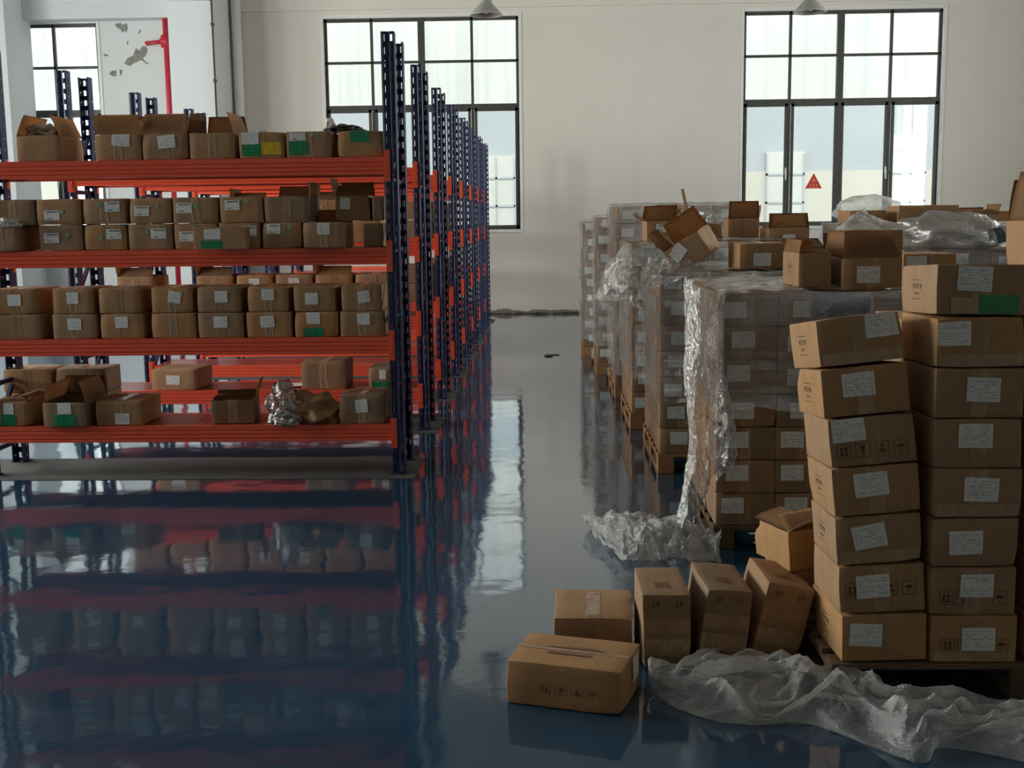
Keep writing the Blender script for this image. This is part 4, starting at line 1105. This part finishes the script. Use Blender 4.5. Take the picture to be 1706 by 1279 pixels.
rack_carton(443, 518, 414, 2, 1, 'open taped carton with a bent flap, upper layer of the second shelf', seed=5, lab=None, tape='v', mat=CARD_OLD, kind='open', flaps=[('right', 12, .09), ('back', 30, .08)])
rack_carton(322, 412, 417, 2, 0, 'bulging carton with green tape lying before the second-shelf layers', seed=8, lab='plain', lp=(-.04, .03, 0), tape=None, extra=[('green', -.045, -.045, .12, .055)], Y=RACKY[0] - .10, depth=.24, dent=2.2, scale=(1, 1, .84))
rack_carton(505, 574, 413, 2, 0, 'pale open carton with a white label jutting from the second shelf', seed=2, lab='plain', lp=(.0, .04, 0), tape='v', kind='open', flaps=[('right', -120, .12), ('back', 12, .08), ('front', -80, .01)], Y=RACKY[0] - .05)
rack_carton(560, 618, 414, 2, 1, 'dark carton with a torn label at the right of the second shelf', seed=7, lab='plain', lp=(-.06, .03, -3), tape=None, mat=CARD_OLD, Y=RACKY[0] + .1, kind='open', flaps=[('front', -40, .1), ('left', 30, .12), ('back', -20, .1)], dent=1.8, scale=(1, .75, 1))
rack_carton(606, 640, 414, 2, 0, 'narrow carton beside the upright, lower layer of the second shelf', seed=3, lab=None, tape=None, mat=CARD_OLD, Y=RACKY[0] + .08, scale=(1, .8, .9))
rack_carton(622, 642, 414, 2, 1, 'narrow carton beside the upright, upper layer of the second shelf', seed=1, lab=None, tape=None, mat=CARD_OLD, Y=RACKY[0] + .08, scale=(1, .8, .95))
# third shelf, two layers of eight
X3 = [(-10, 70), (88, 163), (167, 241), (252, 328), (330, 407), (411, 487), (491, 565), (567, 641)]
L3 = [None, (.0, .015, 0), (.0, .025, 3), None, (-.0, .02, 0), (-.01, .02, 2), (-.02, .04, 0), (.01, .03, 2)]
U3 = [(.0, .01, 0), (.0, .02, 0), None, (.02, .02, -10), (.02, .02, 0), (.0, .03, 0), (-.02, .0, 0), (.02, .01, 8)]
for k, (a, b) in enumerate(X3):
    for row, lp in ((0, L3[k]), (1, U3[k])):
        o_ = {7: 'last before the upright'}.get(k, ordw[k] + ' from the left')
        rack_carton(a + (3 if row else 0) * (k % 2), b - (4 if row else 0), 561, 1, row,
                    'carton %s, %s, %s layer of the third shelf' % ('with a white label' if lp else 'without a label', o_, 'upper' if row else 'lower'),
                    seed=(k * 3 + row * 2) % 8 + 1, lab='plain' if lp else None, lp=lp or (0, 0, 0), tape='v',
                    extra=[('green', -.02, -.05, .12, .058)] if (k == 6 and row == 0) else (), dent=1.0, rz=0, ry=0)
# bottom shelf
rack_carton(-6, 50, 710, 0, 0, 'open carton with green tape at the left end of the bottom shelf', seed=3, lab='plain', lp=(-.03, .035, 0), tape=None, kind='open', extra=[('green', -.035, -.04, .12, .075)], flaps=[('front', -70, .1), ('back', 40, .1), ('right', -60, .1)])
rack_carton(71, 147, 711, 0, 0, 'open dark carton with high flaps and green tape on the bottom shelf', seed=5, lab='plain', lp=(.0, .04, 0), tape=None, kind='open', extra=[('green', .0, -.035, .125, .07)], flaps=[('left', -14, .13), ('right', -8, .14), ('back', 5, .13)], mat=CARD_OLD, Y=RACKY[0] - .02)
rack_carton(158, 240, 707, 0, 0, 'closed carton with a low white label on the bottom shelf', seed=2, lab='plain', lp=(.02, -.035, 0), tape='v')
rack_carton(352, 425, 695, 0, 0, 'crushed round-cornered carton in the middle of the bottom shelf', seed=8, lab=None, tape='v', mat=CARD_OLD, dent=2.8, rz=8, kind='open', flaps=[('right', 25, .13), ('back', -60, .12)], Y=RACKY[0] + .06, scale=(1, .85, .95))
rack_carton(566, 641, 706, 0, 0, 'sagging carton with a crooked label by the upright on the bottom shelf', seed=6, lab='plain', lp=(.0, .02, 4), tape='v', mat=CARD_OLD, dent=2.6, scale=(1, 1, 1.15))
blob('plastic_bag', tuple(atY(476, 700, 7.35) - Vector((0, 0, 0))), (.11, .12, .25), 23, GREYBAG, 'translucent grey plastic bag upright on the bottom shelf', 'bag', .3).location.z = RZ[0] + .003
blob('crumpled_carton', tuple(atY(520, 700, 7.38)), (.18, .13, .18), 27, CARD_OLD, 'crumpled brown carton heap on the bottom shelf before the sagging carton', 'carton', .3).location.z = RZ[0] + .003
blob('plastic_bag', tuple(atY(478, 700, 7.24)), (.08, .04, .09), 29, GREYBAG, 'small grey bag at the front edge of the bottom shelf', 'bag', .3).location.z = RZ[0] + .003
# second rack, seen through the first
Y2 = RACKY[1] + .02
def rc2(x0, x1, lvl, row, label, Y=Y2, **kw): return rack_carton(x0, x1, 500, lvl, row, label, Y=Y, **kw)
for k, (a, b, sd) in enumerate(((8, 92, 2), (95, 184, 8))):
    for row in (0, 1):
        rack_carton(a, b, 700, 0, row, 'carton behind the front row of the bottom shelf, %s layer, %s from the left' % ('upper' if row else 'lower', ordw[k]), Y=RACKY[0] + .41, seed=sd + (-1) * row, lab=None, tape='v', depth=.7, mat=CARD if k == 0 else CARD_OLD, dent=1.5)
rc2(243, 320, 0, 0, 'lone carton with a grey label on the second rack, bottom shelf', seed=4, lab='plain', lp=(.0, .0, 0), tape='', rz=-5)
rc2(497, 572, 0, 0, 'tall carton behind the crumpled heap on the second rack, bottom shelf', seed=6, lab=None, tape='v', scale=(1, 1, 1.3), mat=CARD_OLD)
rc2(610, 650, 0, 0, 'green-sided carton behind the upright on the second rack', seed=3, lab='plain', lp=(.03, .03, 0), tape=None, extra=[('green', 0, -.05, .2, .05)], mat=CARD_OLD)
for k, a in enumerate(range(196, 640, 66)):
    for row in (0, 1):
        if k == 1 and row: continue
        rc2(a, a + 62, 1, row, 'carton on the second rack, third shelf, %s layer, %s from the left' % ('upper' if row else 'lower', ordw[k]), seed=(k + row * 3) % 8 + 1, lab='plain' if k in (3, 4) else None, lp=(0, .02, 0), tape='v', kind='open' if row and k in (0, 2, 5) else 'closed', flaps=[('front', -40, .1), ('left', 20, .1)] if row and k in (0, 2, 5) else None)
for k, a in enumerate(range(330, 640, 62)):
    for row in (0, 1):
        rc2(a, a + 59, 2, row, 'carton on the second rack, second shelf, %s layer, %s from the left' % ('upper' if row else 'lower', ordw[k]), seed=(k * 2 + row) % 8 + 1, lab=None, tape='v', kind='open' if row and k in (1, 3) else 'closed', flaps=[('front', -40, .1), ('left', 20, .1)] if row and k in (1, 3) else None)
rc2(606, 672, 3, 0, 'carton at the right end of the second rack, top shelf', seed=2, lab=None, tape='v')
for kk in (2, 3):
    for lvl in (1, 2):
        for row in (0, 1):
            carton(-1.145, RACKY[kk] + .03, RZ[lvl] + .004 + row * (CH + .002), 'carton at the aisle end of the %s rack, %s, %s layer' % (ordw[kk], SH[lvl], 'upper' if row else 'lower'), 'cartons on the racks', seed=kk + row + lvl, lab=None, tape='v', mat=CARD_OLD)
# paper sheets lying on the third rack's bottom shelf
m = MB(); m.box(-.14, .14, -.1, .1, 0, .002); o = m.build('paper_sheet', PAPER); o.location = (-1.9, RACKY[1] + .25, RZ[0] + .012); o.rotation_euler = (0, 0, .3)
tag(o, 'loose white paper sheet on the second rack, bottom shelf', 'paper')
